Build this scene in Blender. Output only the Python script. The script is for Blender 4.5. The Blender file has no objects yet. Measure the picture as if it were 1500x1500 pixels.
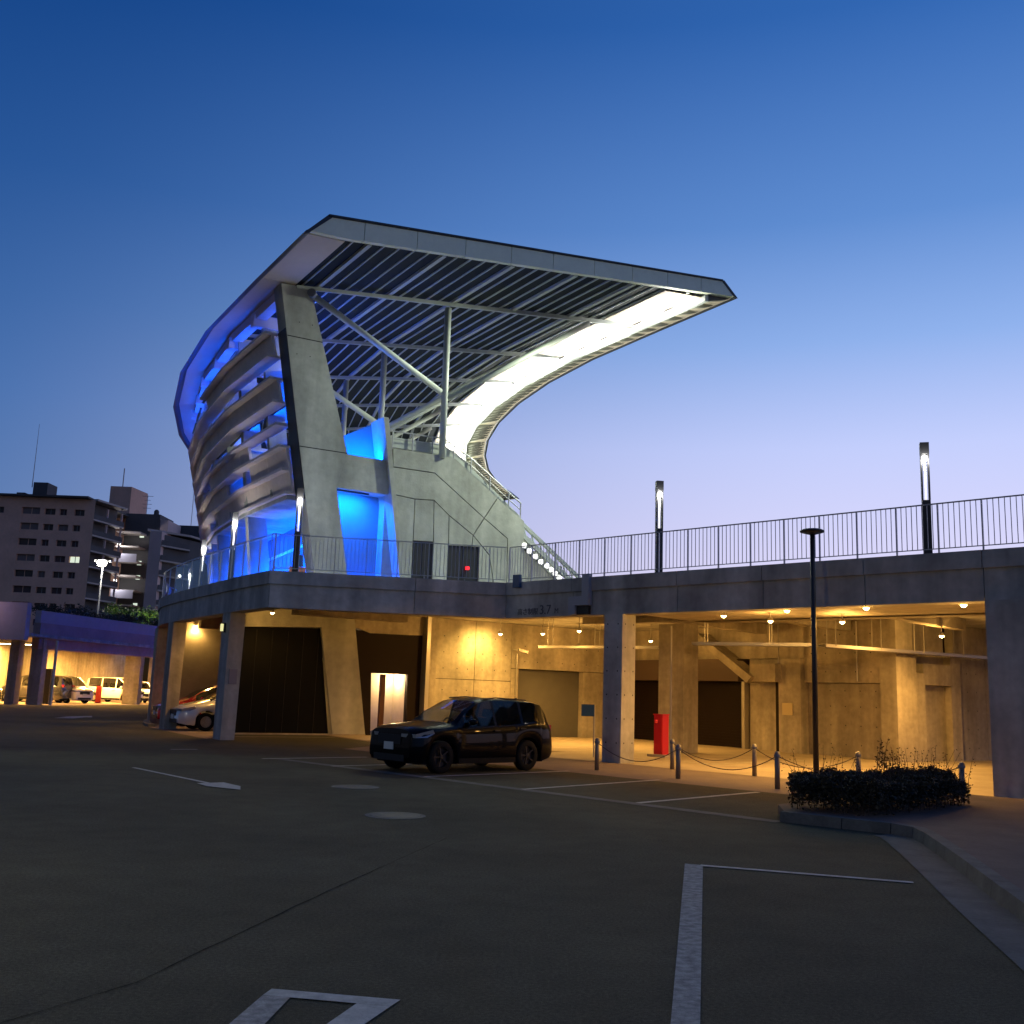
import bpy, math, random
from mathutils import Vector, Matrix
random.seed(7)
R = math.radians
scn = bpy.context.scene
col = scn.collection

# ---------------------------------------------------------------- camera
roll = math.atan(.035); pitch = math.atan(267*math.cos(roll)/1500)
fw = Vector((0, math.cos(pitch), math.sin(pitch))); r0 = Vector((1, 0, 0)); u0 = r0.cross(fw)
rt = r0*math.cos(roll)+u0*math.sin(roll); up = -r0*math.sin(roll)+u0*math.cos(roll)
cd = bpy.data.cameras.new('camera'); cam = bpy.data.objects.new('camera', cd); col.objects.link(cam)
m = Matrix((rt, up, -fw)).transposed().to_4x4(); m.translation = Vector((0, 0, 1.62)); cam.matrix_world = m
cd.sensor_width = 36; cd.lens = 36; cd.clip_end = 3000; cd.clip_start = .05
scn.camera = cam
# ---------------------------------------------------------------- dusk sky
def lin(c): return tuple(((v/255)/12.92 if v/255 <= .04045 else ((v/255+.055)/1.055)**2.4) for v in c)+(1,)
w = bpy.data.worlds.new("World"); scn.world = w; w.use_nodes = True
nt = w.node_tree; nt.nodes.clear(); N = nt.nodes.new; L = nt.links.new
tc = N('ShaderNodeTexCoord'); sep = N('ShaderNodeSeparateXYZ'); L(tc.outputs['Generated'], sep.inputs[0])
def ramp(stops):
    r = N('ShaderNodeValToRGB'); r.color_ramp.interpolation = 'B_SPLINE' if 0 else 'EASE'
    r.color_ramp.interpolation = 'LINEAR'
    e = r.color_ramp.elements
    e[0].position = stops[0][0]; e[0].color = lin(stops[0][1]); e[1].position = stops[-1][0]; e[1].color = lin(stops[-1][1])
    for p, c in stops[1:-1]:
        x = e.new(p); x.color = lin(c)
    return r
SKY_ANTI = [(0, (98, 118, 160)), (.12, (86, 121, 174)), (.25, (66, 109, 171)), (.43, (38, 84, 150)), (.58, (14, 64, 132)), (1, (8, 38, 92))]
SKY_GLOW = [(0, (246, 206, 218)), (.06, (244, 218, 234)), (.12, (224, 219, 252)), (.235, (197, 208, 254)), (.33, (145, 179, 238)), (.43, (98, 144, 213)), (.58, (52, 106, 183)), (1, (34, 74, 140))]
SKY_BACK = [(0, (88, 88, 96)), (.15, (78, 84, 100)), (.4, (46, 66, 104)), (1, (8, 38, 92))]
ra, rb, rc = ramp(SKY_ANTI), ramp(SKY_GLOW), ramp(SKY_BACK); L(sep.outputs['Z'], rc.inputs[0])
L(sep.outputs['Z'], ra.inputs[0]); L(sep.outputs['Z'], rb.inputs[0])
dot = N('ShaderNodeVectorMath'); dot.operation = 'DOT_PRODUCT'; dot.inputs[1].default_value = (math.sin(R(55)), math.cos(R(55)), 0)
L(tc.outputs['Generated'], dot.inputs[0])
mr = N('ShaderNodeMapRange'); mr.interpolation_type = 'SMOOTHSTEP'; mr.inputs[1].default_value = .02; mr.inputs[2].default_value = .86
L(dot.outputs['Value'], mr.inputs[0])
mx = N('ShaderNodeMix'); mx.data_type = 'RGBA'; L(mr.outputs[0], mx.inputs[0]); L(ra.outputs[0], mx.inputs[6]); L(rb.outputs[0], mx.inputs[7])
mr2 = N('ShaderNodeMapRange'); mr2.interpolation_type = 'SMOOTHSTEP'; mr2.inputs[1].default_value = -.1; mr2.inputs[2].default_value = -.85
L(dot.outputs['Value'], mr2.inputs[0]); mx2 = N('ShaderNodeMix'); mx2.data_type = 'RGBA'
L(mr2.outputs[0], mx2.inputs[0]); L(mx.outputs[2], mx2.inputs[6]); L(rc.outputs[0], mx2.inputs[7])
bg = N('ShaderNodeBackground'); bg.inputs[1].default_value = 1.0; L(mx2.outputs[2], bg.inputs[0])
wo = N('ShaderNodeOutputWorld'); L(bg.outputs[0], wo.inputs[0])
# ---------------------------------------------------------------- colour management and render
scn.view_settings.view_transform = 'Standard'; scn.view_settings.look = 'None'
scn.view_settings.exposure = 0; scn.view_settings.gamma = 1; scn.view_settings.use_curve_mapping = False
scn.render.engine = 'CYCLES'; scn.cycles.use_denoising = True; scn.cycles.max_bounces = 6; scn.cycles.diffuse_bounces = 3
scn.cycles.glossy_bounces = 3; scn.cycles.transmission_bounces = 6; scn.cycles.transparent_max_bounces = 12
scn.cycles.caustics_reflective = False; scn.cycles.caustics_refractive = False; scn.cycles.sample_clamp_indirect = 6
# light colours (the lamps' own light is made in each lamp's builder below)
WARM = (1, .51, .11); BLUE = (.0, .13, 1); DEEP = (.0, .075, 1); WHITE = (.90, 1, .74)

# ---------------------------------------------------------------- materials
MATS = {}
def mat(name, color, rough=.7, metal=0, noise=0, scale=3, bump=0, bscale=40, coat=0, fine=0, emit=None, es=0, streak=0, spec=None):
    if name in MATS: return MATS[name]
    m = bpy.data.materials.new(name); m.use_nodes = True; t = m.node_tree; b = t.nodes['Principled BSDF']
    c = tuple(color)+(1,)
    b.inputs['Base Color'].default_value = c; b.inputs['Roughness'].default_value = rough; b.inputs['Metallic'].default_value = metal
    if coat: b.inputs['Coat Weight'].default_value = coat
    if spec is not None: b.inputs['Specular IOR Level'].default_value = spec
    if emit: b.inputs['Emission Color'].default_value = tuple(emit)+(1,); b.inputs['Emission Strength'].default_value = es
    geo = t.nodes.new('ShaderNodeNewGeometry')
    if noise:
        cur = None
        for sc_, det, amt, vec in ((scale, 6, noise, (1, 1, 1)), (scale*7, 5, noise*.5, (1, 1, 1))) + (((scale*2.5, 3, streak, (1, 1, .08)),) if streak else ()) + (((150, 2, fine, (1, 1, 1)), (38, 3, fine*.6, (1, 1, 1))) if fine else ()):
            mp = t.nodes.new('ShaderNodeMapping'); mp.inputs['Scale'].default_value = vec; t.links.new(geo.outputs['Position'], mp.inputs[0])
            n = t.nodes.new('ShaderNodeTexNoise'); n.inputs['Scale'].default_value = sc_; n.inputs['Detail'].default_value = det
            t.links.new(mp.outputs[0], n.inputs['Vector'])
            r = t.nodes.new('ShaderNodeMapRange'); r.inputs[1].default_value = .3; r.inputs[2].default_value = .7
            r.inputs[3].default_value = 1-amt; r.inputs[4].default_value = 1+amt; t.links.new(n.outputs[0], r.inputs[0])
            if cur is None: cur = r.outputs[0]
            else:
                mu = t.nodes.new('ShaderNodeMath'); mu.operation = 'MULTIPLY'; t.links.new(cur, mu.inputs[0]); t.links.new(r.outputs[0], mu.inputs[1]); cur = mu.outputs[0]
        vm = t.nodes.new('ShaderNodeVectorMath'); vm.operation = 'SCALE'; vm.inputs[0].default_value = color; t.links.new(cur, vm.inputs['Scale'])
        t.links.new(vm.outputs[0], b.inputs['Base Color'])
    if bump:
        n = t.nodes.new('ShaderNodeTexNoise'); n.inputs['Scale'].default_value = bscale; n.inputs['Detail'].default_value = 6
        t.links.new(geo.outputs['Position'], n.inputs['Vector'])
        bp = t.nodes.new('ShaderNodeBump'); bp.inputs['Strength'].default_value = bump; bp.inputs['Distance'].default_value = .02
        t.links.new(n.outputs[0], bp.inputs['Height']); t.links.new(bp.outputs[0], b.inputs['Normal'])
    MATS[name] = m; return m
def glass(name, tint, alpha, rough=.03):
    m = bpy.data.materials.new(name); m.use_nodes = True; t = m.node_tree; t.nodes.clear()
    g = t.nodes.new('ShaderNodeBsdfGlossy'); g.inputs['Roughness'].default_value = rough
    tr = t.nodes.new('ShaderNodeBsdfTransparent'); tr.inputs[0].default_value = tuple(tint)+(1,)
    fr = t.nodes.new('ShaderNodeFresnel'); fr.inputs[0].default_value = 1.38 if tint[0] < .5 else 1.25
    ad = t.nodes.new('ShaderNodeMath'); ad.inputs[1].default_value = alpha; t.links.new(fr.outputs[0], ad.inputs[0])
    gm = t.nodes.new('ShaderNodeNewGeometry'); iv = t.nodes.new('ShaderNodeMath'); iv.operation = 'SUBTRACT'; iv.inputs[0].default_value = 1; t.links.new(gm.outputs['Backfacing'], iv.inputs[1])
    ml = t.nodes.new('ShaderNodeMath'); ml.operation = 'MULTIPLY'; t.links.new(ad.outputs[0], ml.inputs[0]); t.links.new(iv.outputs[0], ml.inputs[1]); ml.use_clamp = True
    mi = t.nodes.new('ShaderNodeMixShader'); o = t.nodes.new('ShaderNodeOutputMaterial')
    t.links.new(ml.outputs[0], mi.inputs[0]); t.links.new(tr.outputs[0], mi.inputs[1]); t.links.new(g.outputs[0], mi.inputs[2]); t.links.new(mi.outputs[0], o.inputs[0])
    MATS[name] = m; return m
CONC = mat('concrete', (.40, .405, .36), .85, noise=.20, scale=.6, bump=.3, bscale=14, streak=.20)
CONCD = mat('concrete_deck', (.43, .42, .385), .85, noise=.22, scale=.8, bump=.3, bscale=14, streak=.28)
CONCW = mat('concrete_wall', (.36, .32, .26), .8, noise=.24, scale=.9, bump=.35, bscale=10, streak=.22)
CONCB = mat('concrete_blade', (.78, .68, .64), .85, noise=.10, scale=.8, bump=.15)
ASPH = mat('asphalt', (.088, .082, .049), .9, noise=.22, scale=.4, bump=.8, bscale=110, spec=.2, fine=.5)
PAVE = mat('plaza_paving', (.20, .15, .12), .85, noise=.12, scale=1.2, bump=.3, bscale=60)
WALK = mat('sidewalk_paving', (.12, .09, .075), .9, noise=.18, scale=1.5, bump=.4, bscale=60)
KERB = mat('kerb_stone', (.12, .12, .105), .9, noise=.25, scale=3, bump=.4, bscale=50)
PAINT = mat('road_paint', (.42, .415, .37), .75, noise=.22, scale=9, bump=.3, bscale=90)
PAINTW = mat('worn_paint', (.30, .29, .255), .85, noise=.4, scale=16, bump=.3, bscale=90)
STEELW = mat('white_steel', (.46, .49, .46), .5, noise=.05)
ROOFB = mat('roof_sheet', (.024, .029, .032), .7, spec=.1)
FASC = mat('fascia_metal', (.78, .82, .62), .45, noise=.05, scale=1)  # bright greenish tint in the colour stands in for floodlight on the fascia
SOFF = mat('soffit_board', (.62, .53, .42), .7, noise=.05, scale=.6)
DARKM = mat('dark_metal', (.03, .032, .038), .45, metal=.3)
GREYM = mat('grey_metal', (.22, .23, .25), .45, metal=.6)
RAILM = mat('rail_metal', (.42, .42, .45), .45, metal=.4)
GALV = mat('galvanised', (.45, .43, .40), .4, metal=.7)
SHUT = mat('shutter_grey', (.13, .125, .115), .55, noise=.05)
SHUTD = mat('shutter_dark', (.013, .007, .006), .6, spec=.15, noise=.06)
PANELD = mat('dark_panel', (.006, .0065, .008), .7, spec=.1, noise=.06, scale=2)
BLACK = mat('black', (.008, .008, .009), .5)
RUBBER = mat('rubber', (.007, .007, .007), .8, spec=.2)
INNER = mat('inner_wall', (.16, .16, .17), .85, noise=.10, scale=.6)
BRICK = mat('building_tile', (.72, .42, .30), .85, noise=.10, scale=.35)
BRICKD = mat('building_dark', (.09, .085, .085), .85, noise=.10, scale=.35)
PINKW = mat('building_pink', (.60, .44, .40), .85, noise=.08, scale=.35)
WIN = mat('window_dark', (.05, .04, .04), .35)
BALC = mat('balcony_slab', (.42, .36, .32), .8)
LILAC = mat('render_lilac', (.42, .33, .31), .8, noise=.05)
RED = mat('red_paint', (.55, .010, .010), .4)
BLUEP = mat('blue_sign', (.03, .09, .20), .5)
FOL = mat('hedge_leaf', (.036, .032, .016), .7, noise=.3, scale=8)
FOLG = mat('tree_leaf', (.07, .13, .03), .7, noise=.4, scale=2)
TWIG = mat('twig', (.05, .035, .025), .9)
LENS = mat('lamp_lens', (.8, .8, .8), .4, emit=(1, .95, .85), es=9)
LENSW = mat('warm_lens', (.8, .7, .5), .4, emit=(1, .72, .32), es=16)
LENSG = mat('flood_lens', (.8, .8, .8), .4, emit=(1, 1, .93), es=9)
LENSB = mat('blue_lens', (.1, .3, .8), .4, emit=(.0, .25, 1), es=4)
TUBE = mat('lamp_tube', (.8, .8, .8), .4, emit=(1, .97, .92), es=.9)
LITWIN = mat('lit_window', (.5, .5, .45), .4, emit=(.85, 1, .8), es=.8)
REDL = mat('red_light', (.6, .02, .02), .4, emit=(1, .02, .03), es=2)
GLS = glass('balustrade_glass', (.82, .87, .90), .0)
CARG = glass('car_glass', (.45, .47, .48), .02)
CARGD = glass('privacy_glass', (.03, .03, .035), .02)
PLATE = mat('plate_white', (.62, .68, .66), .5)
NOTE = mat('notice_paper', (.6, .5, .3), .6)

# ---------------------------------------------------------------- mesh helpers
WL = {}
class MB:
    def __init__(s): s.v = []; s.f = []
    def add(s, v, f):
        o = len(s.v); s.v += [tuple(x) for x in v]; s.f += [tuple(i+o for i in q) for q in f]; return s
    def box(s, x0, y0, z0, x1, y1, z1, T=None):
        v = [Vector((x, y, z)) for z in (z0, z1) for (x, y) in ((x0, y0), (x1, y0), (x1, y1), (x0, y1))]
        if T: v = [T(*p) if callable(T) else T @ p for p in v]
        return s.add(v, [(3, 2, 1, 0), (4, 5, 6, 7), (0, 1, 5, 4), (1, 2, 6, 5), (2, 3, 7, 6), (3, 0, 4, 7)])
    def prism(s, a, b):   # two matching loops
        n = len(a); return s.add(list(a)+list(b), [tuple(range(n))[::-1], tuple(range(n, 2*n))]+[(i, (i+1) % n, (i+1) % n+n, i+n) for i in range(n)])
    def sweep(s, rings, caps=True):
        n = len(rings[0]); v = [p for r in rings for p in r]; f = []
        for k in range(len(rings)-1):
            for i in range(n):
                j = (i+1) % n; f.append((k*n+i, k*n+j, (k+1)*n+j, (k+1)*n+i))
        if caps: f += [tuple(range(n))[::-1], tuple((len(rings)-1)*n+i for i in range(n))]
        return s.add(v, f)
    def tube(s, pts, r, n=8, r2=None):
        pts = [Vector(p) for p in pts]; rings = []
        for k, p in enumerate(pts):
            d = (pts[min(k+1, len(pts)-1)]-pts[max(k-1, 0)]).normalized()
            a = d.cross(Vector((0, 0, 1)));
            if a.length < .01: a = d.cross(Vector((1, 0, 0)))
            a.normalize(); b = d.cross(a); q = r if r2 is None else r+(r2-r)*k/(len(pts)-1)
            rings.append([p+(a*math.cos(2*math.pi*i/n)+b*math.sin(2*math.pi*i/n))*q for i in range(n)])
        return s.sweep(rings)
    def bar(s, a, b, wd, ht):   # rectangular bar between two points, wd sideways, ht upwards
        a, b = Vector(a), Vector(b); d = (b-a).normalized(); x = d.cross(Vector((0, 0, 1)))
        if x.length < .01: x = Vector((1, 0, 0))
        x.normalize(); y = x.cross(d)
        q = [(-1, -1), (1, -1), (1, 1), (-1, 1)]
        return s.sweep([[p+x*(i*wd/2)+y*(j*ht/2) for i, j in q] for p in (a, b)])
    def lathe(s, prof, c=(0, 0, 0), axis='z', n=20):
        rings = []
        for i in range(n):
            t = 2*math.pi*i/n; ct, st = math.cos(t), math.sin(t)
            rings.append([{'z': (r*ct, r*st, h), 'y': (r*ct, h, r*st), 'x': (h, r*ct, r*st)}[axis] for r, h in prof])
        v = [tuple(Vector(c)+Vector(p)) for r in rings for p in r]; k = len(prof)
        return s.add(v, [(i*k+j, i*k+j+1, ((i+1) % n)*k+j+1, ((i+1) % n)*k+j) for i in range(n) for j in range(k-1)])
    def mesh(s, name, m, smooth=False, org=(0, 0, 0)):
        me = bpy.data.meshes.new(name); o = Vector(org)
        me.from_pydata([tuple(Vector(p)-o) for p in s.v], [], s.f); me.materials.append(m); 
        if smooth: me.shade_smooth()
        import bmesh
        b = bmesh.new(); b.from_mesh(me); bmesh.ops.recalc_face_normals(b, faces=b.faces); b.to_mesh(me); b.free()
        me.update(); return me
    def build(s, name, m, parent=None, smooth=False, label=None, **kw):
        xs, ys, zs = zip(*s.v); o = Vector(((min(xs)+max(xs))/2, (min(ys)+max(ys))/2, min(zs)))
        ob = bpy.data.objects.new(name, s.mesh(name, m, smooth, o)); col.objects.link(ob); WL[ob.name] = o
        if parent: ob.parent = parent; ob.location = o-WL[parent.name]
        else: ob.location = o
        if label: ob['label'] = label
        for k, v in kw.items(): ob[k] = v
        return ob
def thing(name, label, cat, loc=(0, 0, 0), group=None):
    o = bpy.data.objects.new(name, None); col.objects.link(o); o.location = loc; WL[o.name] = Vector(loc)
    o.empty_display_size = .3; o['label'] = label; o['category'] = cat
    if group: o['group'] = group
    return o
def tag(o, label, cat, group=None):
    o['label'] = label; o['category'] = cat
    if group: o['group'] = group
    return o
def inst(me, name, parent, loc, rotz=0):
    o = bpy.data.objects.new(name, me); col.objects.link(o); WL[o.name] = Vector(loc)
    o.parent = parent; o.location = Vector(loc)-(WL[parent.name] if parent else Vector()); o.rotation_euler = (0, 0, rotz); return o
def copy_tree(src, parent=None):
    c = src.copy(); col.objects.link(c); c.parent = parent; WL[c.name] = WL[src.name]
    for ch in list(src.children): copy_tree(ch, c)
    return c
def lamp(kind, name, loc, power, color, parent=None, size=.1, target=None, spot=120, blend=.5, sy=None, spread=None):
    d = bpy.data.lights.new(name, kind); d.energy = power; d.color = color
    if kind == 'AREA':
        d.size = size
        if sy: d.shape = 'RECTANGLE'; d.size_y = sy
        if spread: d.spread = R(spread)
    else: d.shadow_soft_size = size
    if kind == 'SPOT': d.spot_size = R(spot); d.spot_blend = blend
    o = bpy.data.objects.new(name, d); col.objects.link(o); o.location = Vector(loc)-(WL[parent.name] if parent else Vector())
    if parent: o.parent = parent
    if target is not None: o.rotation_euler = (Vector(target)-Vector(loc)).to_track_quat('-Z', 'Y').to_euler()
    WL[o.name] = Vector(loc); return o
def struct(mb, name, m, **kw): return mb.build(name, m, kind='structure', **kw)

# stadium frame: t towards the pitch, s along the stand, z up
OX, OY = -5.98, 36.53
UX, UY = math.sin(R(58)), math.cos(R(58)); VX, VY = -UY, UX
def LW(t, s, z): return Vector((OX+UX*t+VX*s, OY+UY*t+VY*s, z))
def curve(t, s):
    if s <= 3: return t, s
    a = (s-3)/65; rho = 61.1-t; return 61.1-rho*math.cos(a), 3+rho*math.sin(a)
BAY = 6.4
def SP(t, s, z):
    if s <= 0: return LW(t, s, z)
    k = math.floor(s/BAY+1e-6); f = s/BAY-k
    a = curve(t, k*BAY); b = curve(t, (k+1)*BAY)
    return LW(a[0]+(b[0]-a[0])*f, a[1]+(b[1]-a[1])*f, z)
def slist(s0, s1):
    L_ = [s0]; k = math.floor(s0/BAY)+1
    while k*BAY < s1-.01: L_.append(k*BAY) if k*BAY > s0+.01 else None; k += 1
    return L_+[s1]
def sw(mb, prof, s0, s1):
    return mb.sweep([[SP(t, s, z) for t, z in prof] for s in slist(s0, s1)])
def gprism(mb, poly, s0, s1): return mb.prism([LW(t, s0, z) for t, z in poly], [LW(t, s1, z) for t, z in poly])
def rect(t0, t1, z0, z1): return [(t0, z0), (t1, z0), (t1, z1), (t0, z1)]

# ================================================================ ground
g = MB(); n = 24
g.add([(-1500, -600, 0), (1500, -600, 0), (1500, 2400, 0), (-1500, 2400, 0)], [(0, 1, 2, 3)])
struct(g, 'ground', ASPH)
def sheet(poly, z, name, m): return struct(MB().add([(x, y, z) for x, y in poly], [tuple(range(len(poly)))]), name, m)
ED = Vector((.714, -.70)); EN = Vector((.70, .714)); EA = Vector((-.1, 29.3))     # right deck edge: origin, direction, inward normal
def EW(a, b, z): p = EA+ED*a+EN*b; return Vector((p.x, p.y, z))
# plaza under the deck
P = [EW(-2.5, -3.55, 0), EW(11.8, -3.55, 0), EW(13.2, -2.2, 0), EW(14.2, -1.2, 0), EW(34, -1.2, 0), EW(34, 22, 0), LW(12.6, 0, 0), LW(-.4, 0, 0), LW(-.4, -5.5, 0)]
sheet([(p.x, p.y) for p in P], .004, 'plaza_pavement', PAVE)
P = [EW(.3, -.1, 0), EW(34, -.1, 0), EW(34, 22, 0), LW(12.6, 0, 0), LW(-.2, 0, 0), LW(-.2, -3.2, 0), EW(.3, 2.5, 0)]
sheet([(p.x, p.y) for p in P], .010, 'interior_floor', mat('floor_concrete', (.36, .30, .22), .7, noise=.14, scale=1.0, bump=.2))
# parking bays: darker patch and painted lines
def line(p, q, wd, name='parking_line', m=PAINT, z=.008, n=1):
    p, q = Vector(p), Vector(q); d = (q-p).normalized(); s_ = Vector((-d.y, d.x))*wd/2
    v = []
    for k in range(n+1):
        c = p+(q-p)*k/n; v += [(c.x+s_.x, c.y+s_.y, z), (c.x-s_.x, c.y-s_.y, z)]
    return struct(MB().add(v, [(2*k, 2*k+1, 2*k+3, 2*k+2) for k in range(n)]), name, m)
for a, b in (((-1.5, 20.25), (1.45, 23.1)), ((.35, 18.3), (3.2, 21.5)), ((2.14, 16.65), (4.7, 19.4)), ((-3.6, 22.1), (-.3, 25.2))):
    line(a, b, .12)
line((-5.0, 23.7), (3.87, 14.72), .28, 'gutter_strip', KERB, .006)
line((-8.15, 25.75), (-7.6, 26.1), .12); line((-5.4, 23.6), (-3.3, 25.4), .12)
struct(MB().add([(1.86, 10.74, .006), (2.03, 10.68, .006), (1.05, 5.59, .006), (.6, 3.3, .006), (.42, 3.3, .006), (.9, 5.59, .006)], [(0, 1, 2, 5), (5, 2, 3, 4)]), 'parking_line', PAINTW)
line((2.0, 10.66), (3.9, 10.08), .09)
for a, b in (((3.3, 29.3), (6.6, 26.2)), ((5.0, 27.0), (8.8, 30.6)), ((3.6, 31.2), (6.2, 33.8)), ((7.6, 24.9), (10.9, 28.1)), ((1.2, 32.4), (4.0, 35.4))): line(a, b, .12, z=.015)
# painted symbol near the camera
sy = [((-1.21, 5.92), (-.50, 5.80), (-.54, 5.68), (-1.23, 5.80)), ((-1.23, 5.797), (-1.08, 5.772), (-1.12, 5.2), (-1.29, 5.2)), ((-.72, 5.71), (-.54, 5.677), (-.69, 5.2), (-.86, 5.2))]
for q in sy: struct(MB().add([(x, y, .007) for x, y in q], [(0, 1, 2, 3)]), 'painted_symbol', PAINTW if q is sy[1] else PAINT)
# arrows
line((-7.0, 20.0), (-4.85, 17.45), .09, 'painted_arrow')
struct(MB().add([(-5.0, 17.3, .012), (-4.65, 17.62, .012), (-4.22, 17.05, .012), (-4.08, 16.5, .012), (-4.72, 16.88, .012)], [(0, 1, 2, 3, 4)]), 'painted_arrow', PAINT)
struct(MB().add([(-18.6, 43.2, .008), (-17.9, 43.5, .008), (-18.1, 45.2, .008), (-17.9, 45.4, .008), (-18.6, 47.2, .008), (-19.2, 45.2, .008), (-18.8, 45.0, .008)], [(0, 1, 2, 6), (2, 3, 4, 5)][:2]), 'painted_arrow', PAINT)
# crack line in the asphalt
c = MB(); pts = [(-4.6, .4), (-2.34, 5.21), (-1.96, 5.96), (-1.47, 8.29), (-1.1, 9.9), (-.57, 12.17)]; v = []
for i in range(len(pts)-1):
    for k in range(12):
        f = k/12; x = pts[i][0]+(pts[i+1][0]-pts[i][0])*f+random.uniform(-.006, .006); y = pts[i][1]+(pts[i+1][1]-pts[i][1])*f
        wd = random.uniform(.002, .007)*(1 if i < 4 else .8); v += [(x-wd, y, .004), (x+wd, y, .004)]
c.add(v, [(2*k, 2*k+1, 2*k+3, 2*k+2) for k in range(len(v)//2-1)]); struct(c, 'asphalt_joint', mat('joint_tar', (.042, .040, .030), .95, spec=0))
# manhole covers
for x, y, lab in ((-2.46, 17.7, 'round iron manhole cover in the road, farther from the camera of two'), (-1.39, 13.92, 'round iron manhole cover in the road, nearer to the camera of two')):
    t = thing('manhole_cover', lab, 'manhole cover', (x, y, 0), 'manhole covers in the road')
    MB().lathe([(0, .010), (.31, .010), (.33, .006), (.33, 0)], (x, y, 0), n=32).build('lid', mat('iron', (.045, .045, .045), .6, metal=.3, bump=.5, bscale=30), t)
    MB().lathe([(.335, .006), (.40, .006), (.40, 0)], (x, y, 0), n=32).build('rim', KERB, t)
# kerb, gutter and sidewalk on the right
kp = [(3.87, 14.78), (4.55, 14.2), (5.05, 13.78), (5.2, 13.45), (5.12, 12.9), (4.86, 11.7), (4.6, 10.55), (4.35, 9.5), (4.1, 8.4), (3.86, 7.3), (3.6, 6.1), (3.3, 4.8), (3.0, 3.4), (2.7, 2.0), (2.3, 0), (1.9, -2)]
inn = []; outg = []
kv = [Vector(p) for p in kp]
for i, p in enumerate(kv):
    d = (kv[min(i+1, len(kv)-1)]-kv[max(i-1, 0)]).normalized(); nn = Vector((-d.y, d.x))
    if nn.dot(Vector((1, .9))) < 0: nn = -nn
    if i > 3: nn = Vector((abs(nn.x), nn.y))
    inn.append(p+nn*.17); outg.append(p-nn*.42)
for i in range(len(kv)-1):
    a, b, ci, di = kv[i], kv[i+1], inn[i+1], inn[i]
    sh = .006/max((b-a).length, .1)
    a2, b2 = a.lerp(b, sh), b.lerp(a, sh); d2, c2 = di.lerp(ci, sh), ci.lerp(di, sh)
    cc = a2.lerp(d2, .15); ce = b2.lerp(c2, .15)
    MB().prism([(p.x, p.y, -.02) for p in (a2, b2, c2, d2)], [(cc.x, cc.y, .14), (ce.x, ce.y, .14), (c2.x, c2.y, .14), (d2.x, d2.y, .14)]).build('kerb_stone', KERB, kind='structure')
gv = []
for p, q in zip(kv[2:], outg[2:]): gv += [(p.x, p.y, .005), (q.x, q.y, .009)]
struct(MB().add(gv, [(2*k, 2*k+1, 2*k+3, 2*k+2) for k in range(len(gv)//2-1)]), 'gutter', KERB)
sp = [(p.x, p.y) for p in inn]+[(29, -2), (27.55, .37), (9.4, 18.15), (8.3, 19.1), (6.9, 19.0), (4.15, 15.9)]
sm = MB(); sm.prism([(x, y, -.02) for x, y in sp], [(x, y, .13) for x, y in sp]); struct(sm, 'sidewalk', WALK)
# low kerb of the parking island under the left columns
def tk(s): return -5.25+1.7*min(1, max(0, (s-2)/12))**2
ks = [-3, 0, 2, 4, 5, 6, 7, 8, 9, 10, 12, 14, 17, 20]
ip = [SP(tk(q), q, 0) for q in ks]; ii = [SP(tk(q)+.25, q, 0) for q in ks]
k_ = MB(); k_.sweep([[(a.x, a.y, -.02), (a.x, a.y, .10), (b.x, b.y, .10), (b.x, b.y, -.02)] for a, b in list(zip(ip, ii))[4:]]); struct(k_, 'kerb', KERB)
fl = [SP(tk(q), q, 0) for q in ks]+[ SP(1, 30, 0), SP(1, 60, 0), SP(12, 60, 0), SP(4, 20, 0), SP(1, 0, 0), SP(-3.8, -.2, 0)]
sheet([(p.x, p.y) for p in fl], .004, 'covered_parking_floor', PAVE)
line(SP(-5.0, 1.2, 0).to_2d(), SP(0, 1.2, 0).to_2d(), .1); line(SP(-5.0, -1.6, 0).to_2d(), SP(-.6, -1.6, 0).to_2d(), .1)

# ================================================================ stadium
ST = thing('stadium', 'concrete stadium stand with cantilevered white roof, glowing blue behind its louvred facade', 'stadium', LW(0, 0, 0))
def part(mb, name, m, **k): return mb.build(name, m, ST, **k)
S1 = 61.0
def zb(t): return 16.01+.129*(t+2.5)       # underside of roof
def ztp(t): return 16.57+.1262*(t+3.18)
# gable leg and beam
leg = [(0, 0), (1.24, 0), (.59, 3.95), (.15, 5.73), (-.45, 8.78)]
gprism(mb := MB(), [(0, 0), (1.24, 0), (.59, 3.95), (.15, 5.73), (-.45, 8.77), (-.11, 10.03), (-1.96, 15.98), (-3.07, 15.9), (-2.2, 11.34), (-1.09, 5.69), (-.71, 3.92)], 0, .8)
part(mb, 'gable_frame_leg', CONC)
part(gprism(MB(), [(-.44, 8.76), (1.6, 8.76), (1.60, 10.04), (-.10, 10.04)], .02, .8), 'gable_beam', CONC)
part(gprism(MB(), [(1.18, 11.65), (1.38, 11.65), (2.56, 4.7), (2.36, 4.7)], -.14, 1.0), 'gable_fin', CONC)
part(gprism(MB(), [(-2.72, 14.3), (-2.78, 14.3), (-1.62, 8.2), (-1.56, 8.2)], .03, .86), 'leg_dark_strip', BLACK)  # black strip added over the leg's left side so it stays dark
for z_, a in ((14.0, .0), (10.03, 0)):   # cast joint grooves on the leg
    ta = -3.07+(15.9-z_)*.1912; tb = (-1.96+(15.9-z_)*.3155) if z_ > 10.1 else -.12
    part(gprism(MB(), [(ta-.0, z_), (tb, z_+.02), (tb, z_+.055), (ta, z_+.035)], -.004, .0), 'joint_groove', BLACK)
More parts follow.
